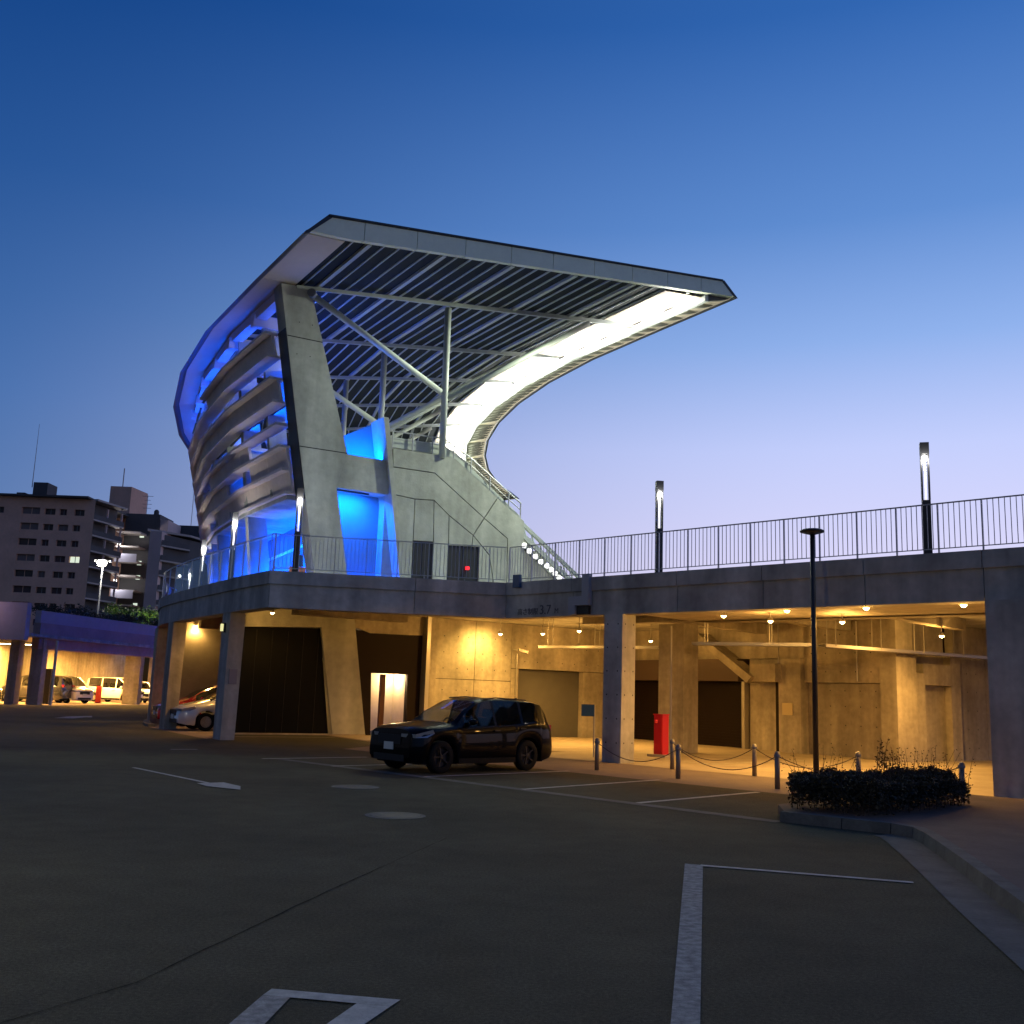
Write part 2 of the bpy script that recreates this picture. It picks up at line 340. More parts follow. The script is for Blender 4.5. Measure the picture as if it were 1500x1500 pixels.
# blue-lit recess behind the gable frame
part(gprism(MB(), [(.2, 4.7), (2.75, 4.7), (1.66, 11.85), (.05, 10.93), (-.9, 10.3), (-.8, 9.0)], 1.0, 1.15), 'recess_wall', INNER)

# stand side wall, cast in panels
panels = [[(1.7, 10.56), (3.44, 10.6), (3.94, 10.62), (4.4, 10.56), (6.36, 9.27), (5.78, 8.38), (3.51, 9.86), (1.74, 9.84)],
 [(6.36, 9.27), (7.65, 8.49), (7.74, 4.7), (6.95, 4.7), (6.89, 7.69), (5.78, 8.38)],
 [(1.74, 9.84), (3.51, 9.86), (5.78, 8.38), (5.31, 7.65), (4.21, 8.3), (3.53, 8.8), (2.72, 8.74), (1.9, 8.8)],
 [(5.78, 8.38), (6.89, 7.69), (6.95, 4.7), (6.4, 4.7), (6.28, 6.03), (6.08, 6.95), (5.31, 7.65)],
 [(1.9, 8.8), (2.72, 8.74), (2.73, 7.15), (2.75, 4.7), (2.3, 4.7)],
 [(2.72, 8.74), (3.53, 8.8), (3.59, 7.2), (2.73, 7.15)],
 [(3.53, 8.8), (4.21, 8.3), (4.24, 7.13), (4.25, 4.7), (3.6, 4.7), (3.59, 7.2)],
 [(4.21, 8.3), (5.31, 7.65), (5.27, 7.19), (4.24, 7.13)],
 [(5.31, 7.65), (6.08, 6.95), (6.28, 6.03), (6.4, 4.7), (5.62, 4.7), (5.61, 7.2), (5.27, 7.19)]]
def shrink(poly, d):
    n = len(poly); out = []; A = sum(poly[i][0]*poly[(i+1) % n][1]-poly[(i+1) % n][0]*poly[i][1] for i in range(n)); sg = 1 if A > 0 else -1
    for i in range(n):
        p0, p1, p2 = [Vector(poly[(i+k) % n]) for k in (-1, 0, 1)]
        e1 = (p1-p0).normalized(); e2 = (p2-p1).normalized(); n1 = Vector((-e1.y, e1.x))*sg; n2 = Vector((-e2.y, e2.x))*sg
        b = (n1+n2); b = b/max(b.dot(n1), .35); out.append(tuple(p1+b*d))
    return out
for p in panels: part(gprism(MB(), shrink(p, .018), 0, .25), 'wall_panel', CONC)
part(gprism(MB(), [(1.75, 10.5), (4.3, 10.5), (7.6, 8.4), (7.68, 4.7), (2.45, 4.7)], .08, .4), 'wall_backing', BLACK)
for a, b, z1 in ((2.75, 3.6, 7.16), (4.25, 5.61, 7.14)):
    d_ = part(gprism(MB(), rect(a+.02, b-.02, 4.7, z1), .05, .09), 'door', BLACK)
    gprism(MB(), rect((a+b)/2-.012, (a+b)/2+.012, 4.72, z1-.05), .035, .05).build('door_seam', DARKM, d_)
    gprism(MB(), rect((a+b)/2+.08, (a+b)/2+.12, 5.6, 5.9), .02, .05).build('door_handle', GREYM, d_)
gprism(MB(), rect(5.05, 5.17, 6.28, 6.40), -.06, .05).build('exit_light', REDL, ST)
# white parapet above the wall and its railing
part(gprism(MB(), [(1.6, 10.66), (3.9, 10.7), (4.45, 10.6), (7.6, 8.55), (7.6, 8.75), (4.6, 10.85), (4.0, 11.1), (1.6, 11.06)], .3, .45), 'parapet', STEELW)
rp = [(1.6, 11.25), (3.95, 11.33), (5.16, 10.75), (7.6, 9.22)]
mb = MB()
for (a, za), (b, zb_) in zip(rp[:-1], rp[1:]):
    mb.tube([LW(a, .2, za), LW(b, .2, zb_)], .028, 6); mb.tube([LW(a, .2, za-.28), LW(b, .2, zb_-.28)], .018, 6)
part(mb, 'handrail', RAILM)
for t_, z1 in ((1.75, 11.25), (2.6, 11.28), (3.45, 11.3), (4.4, 11.1), (5.2, 10.72), (6.1, 10.15), (7.0, 9.58), (7.58, 9.22)):
    part(MB().tube([LW(t_, .2, z1-.72), LW(t_, .2, z1)], .03, 6), 'rail_post', RAILM)
# seating bowl
prof = [(1.7, 10.4), (4.4, 10.4)]; t_, z_ = 4.4, 10.4
while t_ < 12.6: prof += [(t_, z_-.5), (t_+.78, z_-.5)]; t_ += .78; z_ -= .5
prof += [(t_, 4.2), (1.7, 4.2)]
part(sw(MB(), prof, .5, S1), 'seating_tier', CONC)
# raking steel at the open end of the lower tier, with its row of lamps
for dz, r_, s_ in ((.12, .07, .35), (-.35, .09, .3), (-.75, .06, .35)):
    part(MB().bar(LW(7.7, s_, 8.36+dz), LW(13.0, s_, 4.82+dz), .12, r_*2), 'raking_beam', STEELW)
mb = MB()
for k in range(13):
    a = 7.8+k*.4; z_ = 8.36-(a-7.7)*.668; mb.bar(LW(a, .33, z_+.1), LW(a+.22, .33, z_-.55), .04, .05)
part(mb, 'raking_bracing', STEELW, kind='stuff')
part(gprism(MB(), [(7.75, 7.6), (12.8, 4.3), (12.8, 4.2), (7.75, 4.2)], .55, .7), 'lower_wall', CONC)
FLg = 'floodlights along the raking beam'
for k, (t_, z_) in enumerate([(7.67, 7.5), (7.92, 7.3), (8.23, 7.11), (8.5, 6.92), (8.8, 6.78), (9.01, 6.65), (9.22, 6.51), (9.42, 6.36)]):
    f_ = part(MB().lathe([(.0, -.08), (.08, -.07), (.11, 0), (.10, .08), (0, .1)], LW(t_, -.02, z_), 'y', 14), 'raking_lamp', mat('raking_lens', (.8, .8, .8), .4, emit=(1, 1, .95), es=1.6), smooth=True)
    MB().bar(LW(t_, .08, z_), LW(t_, .3, z_+.1), .05, .05).build('lamp_bracket', DARKM, f_)
# roof: sheet, fascia panels, soffit, purlins, rafters
part(sw(MB(), [(-3.9, 15.95), (-3.2, 16.50), (14.0, 18.66), (14.75, 18.27), (14.7, 18.24), (13.4, 18.16), (-2.4, 16.12), (-3.85, 15.93)], -4.55, S1), 'roof_sheet', ROOFB)
part(sw(MB(), [(-4.06, 15.74), (-3.9, 15.78), (-3.1, 16.56), (-3.2, 16.66)], -4.68, S1), 'rear_eave_trim', DARKM)
part(sw(MB(), [(14.74, 18.18), (14.86, 18.20), (14.1, 18.80), (13.98, 18.76)], -4.68, S1), 'front_eave_trim', DARKM)
part(gprism(MB(), [(-3.2, 16.58), (14.0, 18.75), (14.0, 18.80), (-3.2, 16.64)], -4.72, -4.45), 'verge_flashing', DARKM)
fj = [-3.9, -1.94, -.01, 1.87, 3.75, 5.56, 7.44, 9.29, 11.06, 12.84, 14.78]
for i in range(10):
    a, b = fj[i]+.012, fj[i+1]-.012
    if i == 0: po = [(-3.88, 15.92), (-2.5, 16.01), (b, zb(b)), (b, ztp(b)), (-3.18, 16.57)]
    elif i == 9: po = [(a, zb(a)), (13.51, 18.08), (14.78, 18.25), (14.01, 18.74), (a, ztp(a))]
    else: po = [(a, zb(a)), (b, zb(b)), (b, ztp(b)), (a, ztp(a))]
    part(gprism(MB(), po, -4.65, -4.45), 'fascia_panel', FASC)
for k in range(-1, 10):
    s0, s1 = max(-4.44, k*BAY), min((k+1)*BAY, S1)
    part(sw(MB(), [(-3.86, 15.90), (-2.52, 15.99), (-2.52, 16.05), (-3.86, 15.96)], s0+.01, s1-.01), 'soffit_panel', SOFF)
tq = -2.2; i = 0; PU = []
while tq < 13.6: PU.append((tq, i % 5 == 1)); tq += .56; i += 1
for tq, big in PU:
    wq, hq = (.07, .20) if big else (.024, .14)
    part(sw(MB(), rect(tq-wq, tq+wq, zb(tq)+.04-(.07 if big else 0), zb(tq)+.10), -4.44, S1), 'purlin', STEELW)
for k in range(0, 9):
    s_ = k*BAY
    q = [SP(-2.5, s_, zb(-2.5)-.17), SP(13.3, s_, zb(13.3)-.12), SP(13.3, s_, zb(13.3)+.06), SP(-2.5, s_, zb(-2.5)-.05)]
    v_ = (SP(3, s_+.3, 0)-SP(3, s_, 0)).normalized()*.05
    part(MB().prism([p-v_ for p in q], [p+v_ for p in q]), 'rafter', STEELW)
    part(MB().tube([SP(3.78, s_, 10.5), SP(3.75, s_, zb(3.75)-.25)], .13, 12), 'post', STEELW, smooth=True)
    part(MB().tube([SP(-1.9, s_, 15.75), SP(3.6, s_, 13.1)], .12, 12), 'brace_tube', STEELW, smooth=True)
    part(MB().tube([SP(3.9, s_, 12.9), SP(10.6, s_, zb(10.6)-.2)], .12, 12), 'brace_tube', STEELW, smooth=True)
part(MB().lathe([(0, -.18), (.16, -.18), (.16, .18), (0, .18)], LW(-1.9, -.05, 15.75), 'y', 16), 'pin_joint', GREYM)
# front floodlight zone
sf = -4.3
while sf < S1-1:
    k = math.floor((sf+1e-4)/BAY)
    if abs(sf-round(sf/BAY)*BAY) > .15:
        v_ = (SP(14, sf+.3, 0)-SP(14, sf, 0)).normalized()*.10
        q = [SP(13.45, sf, 17.82), SP(14.35, sf, 18.1), SP(14.6, sf, 18.2), SP(13.45, sf, 18.1)]
        part(MB().prism([p-v_ for p in q], [p+v_ for p in q]), 'eave_bracket', mat('bracket_grey', (.10, .10, .085), .6))
    sf += .93
part(sw(MB(), rect(13.25, 13.43, 17.78, 18.04), -4.44, S1), 'front_beam', STEELW)
part(sw(MB(), [(13.5, 18.10), (14.72, 18.22), (14.72, 18.24), (13.5, 18.13)], -4.44, S1), 'eave_soffit', SOFF)
for k in range(-1, 9):
    s0, s1 = (max(-4.3, k*BAY+.3), (k+1)*BAY-.3)
    part(sw(MB(), [(11.25, zb(11.25)-.03), (13.2, zb(13.2)-.10), (13.2, zb(13.2)-.07), (11.25, zb(11.25)+.0)], s0, s1), 'reflector_panel', SOFF)
    nf = max(2, int((s1-s0)/1.5))
    for j in range(nf):
        s_ = s0+(s1-s0)*(j+.5)/nf
        h_ = part(sw(MB(), [(12.25, 17.45), (12.55, 17.5), (12.5, 17.6), (12.25, 17.56)], s_-.28, s_+.28), 'floodlight', GREYM)
        sw(MB(), [(12.24, 17.42), (12.56, 17.47), (12.55, 17.498), (12.25, 17.448)], s_-.25, s_+.25).build('lens', LENSG, h_)
    sm_ = s0+(s1-s0)*(.5 if k < 0 else .40); c_ = SP(12.45, sm_, 17.25); far = SP(12.45, sm_+.5, 17.25)
    a_ = math.atan2((far-c_).y, (far-c_).x)
    lo = lamp('AREA', 'floodlight_glow', c_, 300*(s1-s0)/5, (1, 1, .93), ST, size=(s1-s0)*(.9 if k < 0 else .68), sy=.5)
    lo.rotation_euler = (math.pi, 0, a_)     # lights the reflector panels above it
    ln = lamp('AREA', 'floodlight_beam', SP(12.3, (s0+s1)/2, 16.95), 420 if k >= 0 else 900, WHITE, ST, size=(s1-s0)*.9, sy=.6)
    ln.rotation_euler = (0, 0, a_)
for k in range(-1, 9):
    s0, s1 = (max(-4.3, k*BAY+.2), (k+1)*BAY-.2)
    c_ = SP(13.75, (s0+s1)/2, 17.72); far = SP(13.75, (s0+s1)/2+.5, 17.72)
    le = lamp('AREA', 'eave_fill', c_, 26*(s1-s0)/5, WHITE, ST, size=(s1-s0)*.96, sy=.12)  # added strip without a fitting, brightens the eave soffit
    le.rotation_euler = (math.pi, 0, math.atan2((far-c_).y, (far-c_).x))
lamp('SPOT', 'gable_flood', LW(12.5, -4.0, 17.0), 6800, WHITE, ST, size=.3, target=LW(1.5, 0, 9), spot=75, blend=.8)
# facade: ledges and blades
def tf(z): return -2.87+(14.24-z)*.2145
ZL = [14.24, 13.41, 12.6, 11.76, 10.94, 10.13, 9.3, 8.46]
for i, z_ in enumerate(ZL):
    e = tf(z_); s_end = 11.5 if i == 0 else 58
    part(sw(MB(), rect(e-.42, e+.12, z_, z_+.10), .95, s_end), 'louver_ledge', CONCB)
pat = {0: [(.95, 11.4)], 2: [(.95, 58)], 4: [(5.2, 13.5), (17, 30), (34, 58)], 5: [(.95, 5.4), (9.6, 26), (29, 58)], 6: [(.95, 13.2), (16, 58)], 1: [(22, 58)], 3: [(26, 58)]}
for i, rs in pat.items():
    z1, z0 = ZL[i], ZL[i+1]
    for a, b in rs:
        x = a
        while x < b-.3:
            y = min(b, (math.floor(x/3.2+.01)+1)*3.2)
            if y-x > .25: part(sw(MB(), [(tf(z0)-.14, z0+.10), (tf(z0)-.02, z0+.10), (tf(z1)-.02, z1), (tf(z1)-.14, z1)], x+.012, y-.012), 'louver_blade', CONCB)
            x = y
for k in range(1, 18):
    s_ = k*3.2; big = k % 2 == 0; zz0 = 8.3 if k == 1 else 4.7; d_ = (SP(0, s_+.3, 0)-SP(0, s_, 0)).normalized()*(.25 if big else .11)
    q = [SP(-1.3-(zz0-4.7)*.133, s_, zz0), SP(-.5-(zz0-4.7)*.147, s_, zz0), SP(-2.1, s_, 15.6), SP(-2.75, s_, 15.6)]
    part(MB().prism([p-d_ for p in q], [p+d_ for p in q]), 'facade_column', CONC)
    q = [SP(-3.1, s_, 15.2), SP(-.5, s_, 15.2), SP(-.5, s_, 15.75), SP(-3.1, s_, 15.65)]
    d_ = d_.normalized()*.16
    part(MB().prism([p-d_ for p in q], [p+d_ for p in q]), 'roof_bracket', CONCB)
part(sw(MB(), rect(-3.0, -2.6, 15.5, 15.86), .82, S1), 'facade_top_beam', CONCB)
part(sw(MB(), rect(-1.9, .6, 8.3, 8.55), 1.2, S1), 'concourse_slab', CONC)
part(sw(MB(), rect(-2.1, .6, 11.0, 11.15), 6.0, S1), 'upper_slab', CONC)
part(sw(MB(), rect(.7, .95, 4.7, 10.4), 1.2, S1), 'inner_wall', INNER)
part(sw(MB(), rect(.62, .70, 7.35, 7.45), 1.72, S1), 'wall_band', CONCB)
# blue lamps
def bluelamp(t_, s_, z_, p, tgt, kind='SPOT', spot=140, sz=.15):
    f_ = part(MB().box(-.14, -.09, -.07, .14, .09, .07, lambda x, y, z: SP(t_, s_, z_)+Vector((x, y, z-.1))), 'blue_floodlight', DARKM)
    lamp(kind, 'blue_light', SP(t_, s_, z_+.06), p, BLUE, f_, size=sz, target=tgt, spot=spot, blend=.9)
def bluestrip(a, b, up, p, wd=.08, c=None, sprd=170):    # linear blue luminaire between two points, shining up (1), down (-1) or along a vector
    a, b = Vector(a), Vector(b); c_ = (a+b)/2; d = (b-a).normalized()
    f_ = part(MB().bar(a, b, .09, .06), 'blue_strip_light', DARKM)
    u_ = Vector((0, 0, up)) if not isinstance(up, Vector) else up.normalized()
    z = -u_; x = d; y = z.cross(x).normalized(); x = y.cross(z)
    ld = bpy.data.lights.new('blue_light', 'AREA'); ld.energy = p; ld.color = c or BLUE; ld.shape = 'RECTANGLE'; ld.size = (b-a).length; ld.size_y = wd; ld.spread = R(sprd)
    lo = bpy.data.objects.new('blue_light', ld); col.objects.link(lo); lo.parent = f_
    lo.matrix_local = Matrix.Translation(c_+u_*.06-WL[f_.name]) @ Matrix((x, y, z)).transposed().to_4x4(); WL[lo.name] = c_
V3 = Vector((VX, VY, 0))
bluestrip(LW(-.35, .32, 8.73), LW(.95, .32, 8.73), Vector((0, 0, -1))+V3*.35, 430)
bluestrip(LW(.0, .3, 10.06), LW(1.4, .3, 10.06), Vector((0, 0, 1))+V3*.8, 190)
bluestrip(LW(.5, .4, 4.78), LW(1.6, .4, 4.78), Vector((0, 0, 1))+V3*.3, 130, c=DEEP)
for k in range(0, 9):
    for h in (0, 1):
        s0 = k*BAY+.9+h*3.1 if k or h else 1.3; s1 = k*BAY+3.7+h*3.0 if h == 0 else k*BAY+6.3
        n_in = Vector((UX, UY, 0))
        bluestrip(SP(-2.95, s0, 14.42), SP(-2.95, s1, 14.42), 1, (38 if k else (22 if h else 3)), c=DEEP)      # washes the eave soffit
        bluestrip(SP(-1.45, s0, 8.66), SP(-1.45, s1, 8.66), Vector((0, 0, 1))+n_in*.8, 240, c=DEEP, sprd=130)     # inside the louvres
        bluestrip(SP(-2.1, s0, 11.85), SP(-2.1, s1, 11.85), Vector((0, 0, 1))+n_in*.9, 240, c=DEEP, sprd=130)
        if k == 0 and h == 0: bluestrip(SP(.42, 1.3, 7.40), SP(.42, 3.9, 7.40), Vector((0, 0, -1))+n_in*.25, 900)   # walkway wall
        else: bluestrip(SP(-1.9, s0, 4.8), SP(-1.9, s1, 4.8), Vector((0, 0, .5))+n_in*1, 1500, c=DEEP, sprd=120)
for k in range(18):     # panels standing inside the louvres
    for z0, z1 in ((8.6, 11.0), (11.9, 13.7)):
        if z0 < 10 or k % 3 != 2:
            a, b = k*3.2+(.5 if k % 2 else 1.0), k*3.2+3.0
            part(sw(MB(), [(tf(z0)+1.3, z0), (tf(z0)+1.4, z0), (tf(z1)+1.3, z1), (tf(z1)+1.2, z1)], a, b), 'inner_panel', INNER)
bluelamp(-.3, 1.8, 7.9, 500, LW(.7, 2.2, 7.0), 'SPOT', 150)
# ground floor in the gable plane
def gf(poly, s0, s1, name, m, **k): return part(gprism(MB(), poly, s0, s1), name, m, **k)
gf([(-3.75, 0), (-3.55, 0), (-3.55, 3.55), (-.68, 3.7), (-.70, 3.95), (-.75, 4.34), (-3.75, 4.34)], .0, .35, 'ground_floor_frame', CONC)
gf([(-3.55, .05), (-.12, .05), (-.66, 3.68), (-3.55, 3.55)], .12, .2, 'dark_panel', PANELD)
gf(rect(-3.6, 1.2, 0, .05), -.10, .0, 'plinth', CONCW)
gf([(1.25, 3.62), (3.55, 3.66), (3.55, 4.34), (.6, 4.34), (.65, 3.8)], .1, .4, 'lintel', CONCW)
gf([(.75, 2.2), (3.4, 2.2), (3.4, 3.7), (.3, 3.7)], .14, .24, 'dark_panel', SHUTD)
gf([(2.95, 0), (3.4, 0), (3.4, 2.2), (2.85, 2.2)], .14, .24, 'dark_panel', SHUTD)
gf([(1.0, 0), (1.5, 0), (1.4, 2.2), (.6, 2.2)], .14, .24, 'dark_panel', SHUTD)
gf(rect(.2, 3.2, 0, 2.6), 1.6, 1.75, 'lobby_wall', mat('lobby_plaster', (.62, .52, .40), .8, noise=.06))
gf(rect(1.98, 2.16, 0, 2.18), .5, .65, 'lobby_mullion', mat('brown', (.09, .03, .02), .6))
lamp('POINT', 'lobby_light', LW(2.7, 1.15, 2.05), 95, (1, .68, .36), ST, size=.1)
gf(rect(3.4, 3.55, 0, 4.34), -.25, .4, 'downpipe', GALV)
gf(rect(3.58, 3.9, 0, 4.34), -.1, .4, 'pilaster', CONCW)
gf(rect(3.0, 13.0, 0, 4.34), .45, .6, 'backing_wall', SHUTD); gf(rect(-.6, 3.3, 0, 4.34), 2.6, 2.8, 'backing_wall', INNER)
part(sw(MB(), rect(-3.6, 1.0, 0, 4.34), 9.6, 9.8), 'partition_wall', mat('partition_grey', (.20, .19, .17), .8, noise=.08))
gf(rect(3.0, 3.1, 0, 2.6), .6, 1.75, 'lobby_side', mat('lobby_plaster', (.62, .52, .40), .8))
part(MB().box(0, 0, 0, 1, 1, 1, lambda x, y, z: LW(12.96+.1*x, -13.2+13.8*y, 4.34*z)), 'backing_wall', SHUTD)
part(gprism(MB(), rect(13.0, 26, 0, 4.34), -12.98, -12.85), 'backing_wall', SHUTD)
# lit wall, panels with joints
for a, b, c_, d_ in ((3.92, 5.6, 0, 2.1), (5.62, 7.25, 0, 2.1), (3.92, 5.6, 2.12, 4.34), (5.62, 7.25, 2.12, 4.34)): gf(rect(a, b, c_, d_), 0, .3, 'wall_panel', CONCW)
gf(rect(7.27, 12.6, 2.62, 4.34), 0.02, .3, 'wall_panel', CONCW)
gf(rect(7.27, 7.62, 0, 2.6), .02, .3, 'wall_panel', CONCW); gf(rect(10.75, 12.6, 0, 2.6), .02, .3, 'wall_panel', CONCW)
sh = gf(rect(7.62, 10.75, 0, 2.6), .3, .36, 'roller_shutter', SHUT)
mb = MB(); [gprism(mb, rect(7.64, 10.73, .1*k+.02, .1*k+.085), .285, .3) for k in range(26)]; mb.build('shutter_slats', SHUT, sh, kind='stuff')
# right inner wall (t = 12.6) with dark shutters, stair, boxes
def tw(s0, s1, z0, z1, name, m, t0=12.6, t1=12.85): return part(MB().box(0, 0, 0, 1, 1, 1, lambda x, y, z: LW(t0+(t1-t0)*x, s0+(s1-s0)*y, z0+(z1-z0)*z)), name, m)
tw(-7.15, -4.0, 0, 2.35, 'dark_shutter', SHUTD, 12.8, 12.9); tw(-3.7, -.3, 0, 2.35, 'dark_shutter', SHUTD, 12.8, 12.9)
tw(-4.0, -3.7, 0, 2.36, 'shutter_post', CONCW); tw(-7.15, -.0, 2.36, 3.15, 'shutter_box', mat('brown_metal', (.09, .06, .05), .6), 12.35, 12.9)
tw(-10.2, -.0, 3.16, 4.34, 'wall_panel', CONCW); tw(-7.3, -7.16, 0, 2.36, 'shutter_frame', GALV, 12.5)
tw(-8.95, -7.32, 0, 3.15, 'wall_panel', CONCW, 12.75); tw(-8.75, -8.6, 0, 2.35, 'dark_gap', SHUTD, 12.70, 12.75)
tw(-9.95, -8.97, 0, 3.15, 'wall_pier', CONCW, 12.45); tw(-9.1, -7.9, 2.35, 2.95, 'wall_box', CONCW, 12.15, 12.6)
tw(-9.6, -9.15, 1.25, 1.65, 'notice', NOTE, 12.42, 12.45)
tw(-13.15, -9.97, 2.35, 4.34, 'wall_panel', CONCW, 12.6); tw(-13.15, -9.97, 0, 2.34, 'recess_panel', CONCW, 12.8, 12.95)
tw(-13.75, -13.15, 0, 4.34, 'wall_pier', CONCW, 12.45, 13.4)
part(MB().prism([LW(12.0, -5.4, 4.1), LW(12.0, -5.4, 3.8), LW(12.0, -7.9, 2.3), LW(12.0, -8.15, 2.5)], [LW(12.6, -5.4, 4.1), LW(12.6, -5.4, 3.8), LW(12.6, -7.9, 2.3), LW(12.6, -8.15, 2.5)]), 'stair_flight', CONCW)
for a, b, z0, z1, d_ in ((13.4, 13.95, 0, 2.7, -.35), (13.95, 15.4, 0, 2.35, .0), (15.4, 15.9, 0, 3.3, -.25), (15.92, 17.6, 0, 4.34, 0), (17.62, 26, 0, 4.34, 0), (13.95, 15.4, 2.36, 3.0, -.3), (13.4, 15.4, 3.01, 4.34, 0)):
    part(gprism(MB(), rect(a, b, z0, z1), -13.3+d_, -13.0), 'wall_panel', CONCW)

for a, b in ((-7.13, -4.02), (-3.68, -.32)):
    mb = MB()
    for k in range(23): mb.box(0, 0, 0, 1, 1, 1, lambda x, y, z: LW(12.77+.03*x, a+(b-a)*y, .03+.1*k+.075*z))
    part(mb, 'shutter_slats', SHUTD, kind='stuff')
mb = MB()
for k in range(1, 6): gprism(mb, rect(-3.5+k*.56, -3.49+k*.56, .06, 3.5), .112, .12)
part(mb, 'panel_seams', BLACK, kind='stuff')
def tie_holes(fr, us, zs):
    mb = MB()
    for u_ in us:
        for z_ in zs:
            c_ = fr(u_, z_, -.004); e = fr(u_+.022, z_, -.004)-c_; h = Vector((0, 0, .022))
            mb.add([c_+e*math.cos(q*math.pi/3)+h*math.sin(q*math.pi/3) for q in range(6)], [(0, 1, 2, 3, 4, 5)])
    return mb
part(tie_holes(lambda u_, z_, d_: LW(u_, d_, z_), [4.25, 4.85, 5.3, 5.95, 6.5, 7.0], [.5, 1.1, 1.7, 2.5, 3.1, 3.7]), 'tie_holes', BLACK, kind='stuff')
part(tie_holes(lambda u_, z_, d_: LW(u_, d_+.02, z_), [7.9+.6*k for k in range(8)], [2.9, 3.5]), 'tie_holes', BLACK, kind='stuff')
part(tie_holes(lambda u_, z_, d_: LW(12.6+d_, u_, z_), [-10.3-.6*k for k in range(5)], [2.7, 3.3, 3.9]), 'tie_holes', BLACK, kind='stuff')
part(tie_holes(lambda u_, z_, d_: LW(12.8+d_, u_, z_), [-10.3-.6*k for k in range(5)], [.4, 1.0, 1.6, 2.1]), 'tie_holes', BLACK, kind='stuff')
part(tie_holes(lambda u_, z_, d_: LW(u_, d_, z_), [-2.3, -1.8], [14.6, 13.4]), 'tie_holes', BLACK, kind='stuff')
part(tie_holes(lambda u_, z_, d_: LW(u_, -13.3+d_, z_), [16.1+.5*k for k in range(3)], [.4, 1.0, 1.6, 2.2, 2.8]), 'tie_holes', BLACK, kind='stuff')
for t_, s_, z0, z1 in ((12.42, -9.0, 2.95, 4.3), (12.55, -12.2, 2.4, 4.3), (7.5, -.04, 0, 3.2)): part(MB().tube([LW(t_, s_, z0), LW(t_, s_, z1)], .025, 6), 'conduit', GALV)

# ================================================================ pedestrian deck
DK = thing('pedestrian_deck', 'raised concrete pedestrian deck wrapping the stadium corner on square columns', 'elevated walkway', (-.1, 29.3, 0))
def dpart(mb, name, m, **k): return mb.build(name, m, DK, **k)
C0 = LW(-5.1, -6.8, 0); C0 = Vector((-6.65, 28.2, 0)); K0 = Vector((-.1, 29.3, 0))
def td(s): return -5.1+1.7*min(1, max(0, (s-2)/12))**2
path_l = [SP(td(s), s, 0) for s in [-4.5, -2, 0, 2, 4, 6, 8, 10, 12, 14]+[14+3*k for k in range(1, 16)]][::-1]
def strip(a, b, ni, off0, off1, z0, z1):   # box along an edge, from off0 to off1 inward
    return MB().prism([a+ni*off0, b+ni*off0, b+ni*off1, a+ni*off1], [p+Vector((0, 0, z1-z0)) for p in (a+ni*off0, b+ni*off0, b+ni*off1, a+ni*off1)]) if 0 else \
        MB().prism([Vector((p.x, p.y, z0)) for p in (a+ni*off0, b+ni*off0, b+ni*off1, a+ni*off1)], [Vector((p.x, p.y, z1)) for p in (a+ni*off0, b+ni*off0, b+ni*off1, a+ni*off1)])
# left curved run + front run + right run: (points, breaks)
pl = path_l+[C0]
fin = [C0, C0.lerp(K0, .61), K0]
rgt = [K0]+[EW(a, 0, 0) for a in (2.5, 5.9, 8.28, 10.74, 13.2, 16, 19, 22, 26, 32)]
def run(pts, segl=None):
    n = len(pts); nrm = []
    for i in range(n):
        d = (pts[min(i+1, n-1)]-pts[max(i-1, 0)]).normalized(); q = Vector((-d.y, d.x, 0))
        nrm.append(q)
    return nrm
def ring_run(pts, nrm, i, z0, z1, o0, o1, gap=.008):
    a, b = pts[i], pts[i+1]; d = (b-a).normalized()*gap
    P_ = [a+nrm[i]*o0+d, b+nrm[i+1]*o0-d, b+nrm[i+1]*o1-d, a+nrm[i]*o1+d]
    return MB().prism([Vector((p.x, p.y, z0)) for p in P_], [Vector((p.x, p.y, z1)) for p in P_])
FULL = pl+fin[1:]+rgt[1:]; NR = []
for i in range(len(FULL)):     # mitred inward normals
    e1 = (FULL[i]-FULL[max(i-1, 0)]); e2 = (FULL[min(i+1, len(FULL)-1)]-FULL[i])
    if e1.length < .01: e1 = e2
    if e2.length < .01: e2 = e1
    e1.normalize(); e2.normalize(); n1 = Vector((-e1.y, e1.x, 0)); n2 = Vector((-e2.y, e2.x, 0)); b = n1+n2; NR.append(b/max(b.dot(n1), .3))
for i in range(len(FULL)-1):
    dpart(ring_run(FULL, NR, i, 3.75, 4.40, .06, .55), 'edge_beam', CONCD)
    dpart(ring_run(FULL, NR, i, 4.40, 4.76, .0, .45), 'coping', CONCD)
slab = [LW(-4.9, .4, 0)]+[C0+Vector((.25, .25, 0)), K0+Vector((0, .3, 0))]+[EW(32, .3, 0), EW(32, 20, 0), LW(26, -12.9, 0), LW(12.7, -12.9, 0), LW(12.7, .4, 0)]
dpart(MB().prism([Vector((p.x, p.y, 4.35)) for p in slab], [Vector((p.x, p.y, 4.7)) for p in slab]), 'deck_slab', CONCD)
dpart(MB().sweep([[SP(td(s)+.2, s, 4.35), SP(1, s, 4.35), SP(1, s, 4.7), SP(td(s)+.2, s, 4.7)] for s in [.42, 2, 4, 6, 8, 10, 12, 14]+[14+3*k for k in range(1, 16)]]), 'deck_slab', CONCD)
dpart(MB().box(0, 0, 0, 1, 1, 1, lambda x, y, z: EW(3.2+18*x, .56+5.0*y, 3.93+.05*z)), 'ceiling_panel', CONCW)
